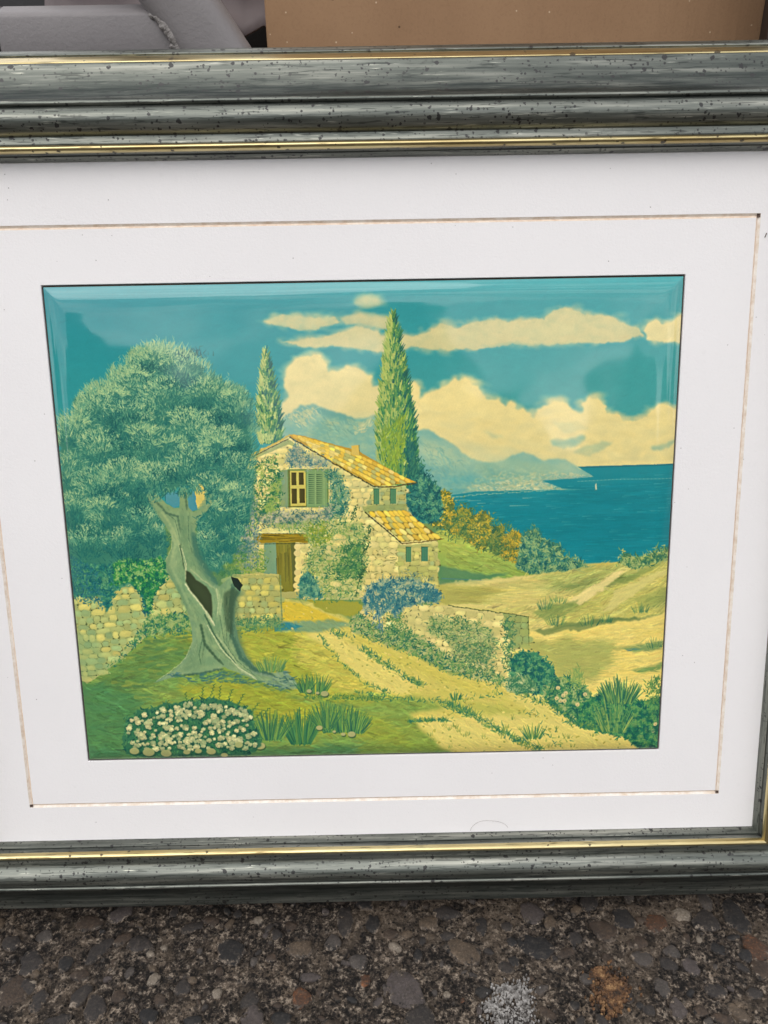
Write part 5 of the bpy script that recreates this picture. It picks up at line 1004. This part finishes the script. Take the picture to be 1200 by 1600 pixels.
def bevel_box(name, x0, x1, y0, y1, z0, z1, mat, parent=None, r=.002, seg=2, rot=None):
    bm = bmesh.new(); bmesh.ops.create_cube(bm, size=1)
    for v in bm.verts: v.co = Vector(((x0+x1)/2+v.co.x*(x1-x0), (y0+y1)/2+v.co.y*(y1-y0), (z0+z1)/2+v.co.z*(z1-z0)))
    bmesh.ops.bevel(bm, geom=bm.edges[:], offset=r, segments=seg, affect='EDGES', profile=.5)
    me = bpy.data.meshes.new(name); bm.to_mesh(me); bm.free(); me.polygons.foreach_set('use_smooth', [True]*len(me.polygons)); me.materials.append(mat)
    try: me.set_sharp_from_angle(angle=math.radians(50))
    except Exception: pass
    o = bpy.data.objects.new(name, me); COL.objects.link(o)
    if parent: o.parent = parent
    return o
YB = .215                                                # front face of the box
p0 = at_depth(415, 40, YB); p1 = at_depth(1200, 40, YB)
box = empty('cardboard_box', (0, 0, 0)); tag(box, 'plain brown cardboard box standing behind the top right of the frame', 'cardboard box')
bx0, bx1, bz1 = p0[0], p1[0]+.02, .98
bevel_box('wall', bx0, bx1, YB, YB+.005, 0, bz1, m_cb, box, .0018)
bevel_box('wall', bx0+.0002, bx0+.005, YB+.0052, YB+.30, 0, bz1, m_cb, box, .0015)
bevel_box('wall', bx1-.005, bx1-.0002, YB+.0052, YB+.30, 0, bz1, m_cb, box, .0015)
bevel_box('wall', bx0, bx1, YB+.3002, YB+.305, 0, bz1, m_cb, box, .0015)
bevel_box('flap', bx0+.002, bx1-.002, YB+.001, YB+.150, bz1+.0006, bz1+.0050, m_cb, box, .0015)
bevel_box('flap', bx0+.002, bx1-.002, YB+.152, YB+.303, bz1+.0006, bz1+.0050, m_cb, box, .0015)
bevel_box('bottom', bx0+.006, bx1-.006, YB+.006, YB+.299, .002, .006, m_cb, box, .001)
# grey steel stand: flat beam welded to a leaning post
M = NT('grey_textured_enamel'); oc = M.coords('Object')
m_gy = M.set(Base__Color=M.ramp(M.noise(oc, 12, 3), [(.3, lin((116, 111, 111))), (.7, lin((128, 123, 122)))]), Roughness=.52, Normal=M.bump(M.math('ADD', M.noise(oc, 420, 3, .6), M.math('MULTIPLY', M.noise(oc, 1100, 2), .4)), .40, .0006))
M = NT('weld_metal'); oc = M.coords('Object')
m_wl = M.set(Base__Color=lin((132, 126, 122)), Roughness=.42, Normal=M.bump(M.noise(oc, 260, 4), .9, .002))
stand = empty('metal_stand', (0, 0, 0)); tag(stand, 'grey enamelled steel stand, its beam welded to a sloping post behind the frame', 'metal stand')
YS = .170
def P(px, py, y=YS): return at_depth(px, py, y)
def loft(name, rings, mat, parent, cap=True, sharp=False):
    n = len(rings[0]); v = [tuple(p) for r in rings for p in r]; f = []
    for k in range(len(rings)-1):
        for i in range(n): f.append((k*n+i, k*n+(i+1) % n, (k+1)*n+(i+1) % n, (k+1)*n+i))
    if cap: f.append(tuple(range(n))[::-1]); f.append(tuple(range((len(rings)-1)*n, len(rings)*n)))
    return mesh_obj(name, v, f, mat, parent)
# post: rounded section swept from floor to above the picture
ctr = [P(322-170, -260), P(322-95, -120), P(262, -40), P(296, 20), P(335, 80)]
c_a, c_b = P(280, 0), P(334, 80)
dv = (c_b-c_a); dv = dv/np.linalg.norm(dv)
path = [c_a-dv*.07+np.array([-.012, 0, 0]), c_a-dv*.05+np.array([-.006, 0, 0]), c_a-dv*.03+np.array([-.002, 0, 0]), c_a, c_b, c_b+dv*.10]
t_ = (c_b[2]+dv[2]*.10); path.append(c_b+dv*.10+np.array([.10, 0, -(t_-.0)]))
wd = np.linalg.norm(P(385, 70)-P(275, 70))
rings = []
for k, c_ in enumerate(path):
    d = path[min(k+1, len(path)-1)]-path[max(k-1, 0)]; d = d/np.linalg.norm(d); s_ = np.array([-d[2], 0, d[0]]); s_ = s_ if s_[0] > 0 else -s_
    rg_ = []
    for i in range(28):
        a = 2*math.pi*i/28; ca, sa = math.cos(a), math.sin(a); e = .62
        rg_.append(c_+s_*(abs(ca)**e*math.copysign(1, ca))*wd*.46+np.array([0, 1, 0])*((abs(sa)**e*math.copysign(1, sa))*.018+.006))
    rings.append(rg_)
loft('post', rings, m_gy, stand)
# beam with a rolled top edge
b0, b1 = P(-330, 3), P(232, 1)
zt = P(100, 3)[2]; zl = P(100, 19)[2]; zb = P(100, 130)[2]
def beam_ring(x, top, low, cut=0):
    pr = [(YS+.030, low), (YS-.001, low), (YS-.003, low+.002), (YS-.004, (low+zl)/2), (YS-.004, zl-.003), (YS-.0032, zl-.0008), (YS-.001, zl+.0006), (YS+.004, zl+.0022), (YS+.012, top-.0006), (YS+.024, top), (YS+.030, top-.002)]
    return [np.array([x+(zt-z)*cut, y, z]) for y, z in pr]
xr = P(222, 10)[0]; xl = P(1, 60)[0]
loft('beam', [beam_ring(xl+.0005, zt, zb), beam_ring(xl+.003, zt, zb), beam_ring((xl+xr)/2, zt, zb), beam_ring(xr-.002, zt, zb, .62), beam_ring(xr+.004, zt, zb, .78)], m_gy, stand)
loft('beam', [beam_ring(xl-.20, zt, zb), beam_ring(xl-.004, zt, zb), beam_ring(xl-.0022, zt, zb)], m_gy, stand)
# weld seam: overlapping beads down the joint
V, Fc = [], []
wp = [P(243, 24, YS-.003), P(252, 20, YS-.005), P(258, 30, YS-.006), P(262, 44, YS-.007), P(270, 58, YS-.007), P(278, 72, YS-.006), P(286, 86, YS-.005), P(294, 100, YS-.004)]
bm = bmesh.new(); rr = random.Random(5)
for k in range(len(wp)-1):
    for j in range(5):
        t = j/5; c_ = wp[k]*(1-t)+wp[k+1]*t
        g_ = bmesh.ops.create_icosphere(bm, subdivisions=2, radius=1); w_ = .0030+.0012*math.sin(k*1.3)+rr.uniform(-.0004, .0006)
        for v in g_['verts']: v.co = Vector((c_[0]+v.co.x*w_*1.35+rr.uniform(-1, 1)*.0001, c_[1]+v.co.y*.0038, c_[2]+v.co.z*.0030))
me = bpy.data.meshes.new('weld_seam'); bm.to_mesh(me); bm.free(); me.polygons.foreach_set('use_smooth', [True]*len(me.polygons)); me.materials.append(m_wl)
o = bpy.data.objects.new('weld_seam', me); COL.objects.link(o); o.parent = stand; o['label'] = 'lumpy weld where the beam meets the post'
# pinkish plastic sheet and black backdrop added to keep the gap behind dark
M = NT('pinkish_plastic'); oc = M.coords('Object')
m_pk = M.set(Base__Color=M.ramp(M.noise(oc, 26, 3), [(.3, lin((96, 86, 86))), (.7, lin((122, 110, 109)))]), Roughness=.65, Normal=M.bump(M.noise(oc, 30, 3), .3, .003))
YK = .26
V, Fc = [], []
nu, nv = 26, 12
zA = P(400, 44, YK)[2]
xA, xB = P(60, 0, YK)[0], P(470, 0, YK)[0]
for j in range(nv+1):
    for i in range(nu+1):
        x = xA+(xB-xA)*i/nu; low = zA+.010*math.sin((x-xB)*40)+(.012 if i < nu*.6 else 0)
        low = zA-(x-P(400, 44, YK)[0])*-.45 if x < P(415, 0, YK)[0] and x > P(360, 0, YK)[0] else zA
        V.append((x, YK+.006*math.sin(x*60+j*.4)+.010*math.sin(j*.5), low+(.09)*j/nv))
for j in range(nv):
    for i in range(nu): a = j*(nu+1)+i; Fc.append((a, a+1, a+nu+2, a+nu+1))
sh = mesh_obj('plastic_sheet', V, Fc, m_pk); tag(sh, 'pinkish grey plastic sheet glimpsed between the steel post and the cardboard box', 'plastic sheet')
sm_ = sh.modifiers.new('thickness', 'SOLIDIFY'); sm_.thickness = .0015
M = NT('gap_backdrop_black'); oc = M.coords('Object'); m_bk = M.set(Base__Color=lin((20, 19, 20)), Roughness=.6, Normal=M.bump(M.noise(oc, 300, 2), .3, .0008))
cr = empty('gap_backdrop', (0, 0, 0)); tag(cr, 'black backdrop added to darken the gap behind the steel post, left of the box', 'backdrop')
cx0, cx1 = -.46, bx0-.01
bevel_box('wall', cx0, cx1, .32, .326, 0, .62, m_bk, cr, .002)
bevel_box('wall', cx0, cx0+.006, .3262, .56, 0, .62, m_bk, cr, .002)
bevel_box('wall', cx1-.006, cx1, .3262, .56, 0, .62, m_bk, cr, .002)
bevel_box('rim', cx0-.006, cx1+.006, .312, .3198, .585, .61, m_bk, cr, .002)

# dark board added at the right end of the box to shade it
q0 = P(1189, 40, YB-.003); q1 = P(1200, 40, .165)
M = NT('shade_board_brown'); oc = M.coords('Object', (40, 40, 3)); m_db = M.set(Base__Color=M.ramp(M.noise(oc, 2, 4), [(.3, lin((26, 15, 9))), (.7, lin((44, 27, 17)))]), Roughness=.7)
V = []
for z in (0, .98):
    for a_ in ((q0[0], YB-.003), (q0[0]+.016, YB-.003), (q1[0]+.016, .165), (q1[0], .165)): V.append((a_[0], a_[1], z))
bd = mesh_obj('shade_board', V, [(0, 1, 5, 4), (1, 2, 6, 5), (2, 3, 7, 6), (3, 0, 4, 7), (4, 5, 6, 7), (3, 2, 1, 0)], m_db, None, False)
tag(bd, 'dark brown board added at the far right edge to shade the cardboard box', 'board')
bv = bd.modifiers.new('bevel', 'BEVEL'); bv.width = .0015; bv.segments = 2
# leafy screen added behind the camera to darken reflections in the glossy print
M = NT('reflection_screen_green'); oc = M.coords('Object'); m_hd = M.set(Base__Color=M.ramp(M.noise(oc, 18, 4, .7), [(.35, (.012, .02, .01, 1)), (.65, (.05, .075, .03, 1))]), Roughness=.8)
V, Fc = [], []; nu, nv = 160, 14; hr = np.random.default_rng(3); jt = hr.normal(0, .05, (nv+1, nu+1, 3))
def htop(x):
    a = math.degrees(math.atan2(x, 4.6)); e = 5.0+3.0*math.sin(a*.21+1)+2.2*math.sin(a*.47)+1.0*math.sin(a*1.1)
    e += 11*math.exp(-((a+17)/7)**2)+5*math.exp(-((a-1)/4)**2)+5*math.exp(-((a-9)/2.5)**2)+6*math.exp(-((a-19)/2.5)**2)-1.5
    return .5+math.hypot(x, 4.6)*math.tan(math.radians(e))
for j in range(nv+1):
    for i in range(nu+1):
        x = -9+18*i/nu; t = j/nv; z = htop(x)*min(1, t*1.25); y = -4.2-(0 if t < .8 else (t-.8)*5*.9)
        V.append((x+jt[j, i, 0], y+jt[j, i, 1], max(-.02, z+jt[j, i, 2]*(j > 0))))
for j in range(nv):
    for i in range(nu): a = j*(nu+1)+i; Fc.append((a, a+1, a+nu+2, a+nu+1))
hg = mesh_obj('reflection_screen', V, Fc, m_hd); tag(hg, 'dark leafy screen added behind the camera, seen only mirrored in the glossy print', 'reflection_screen')
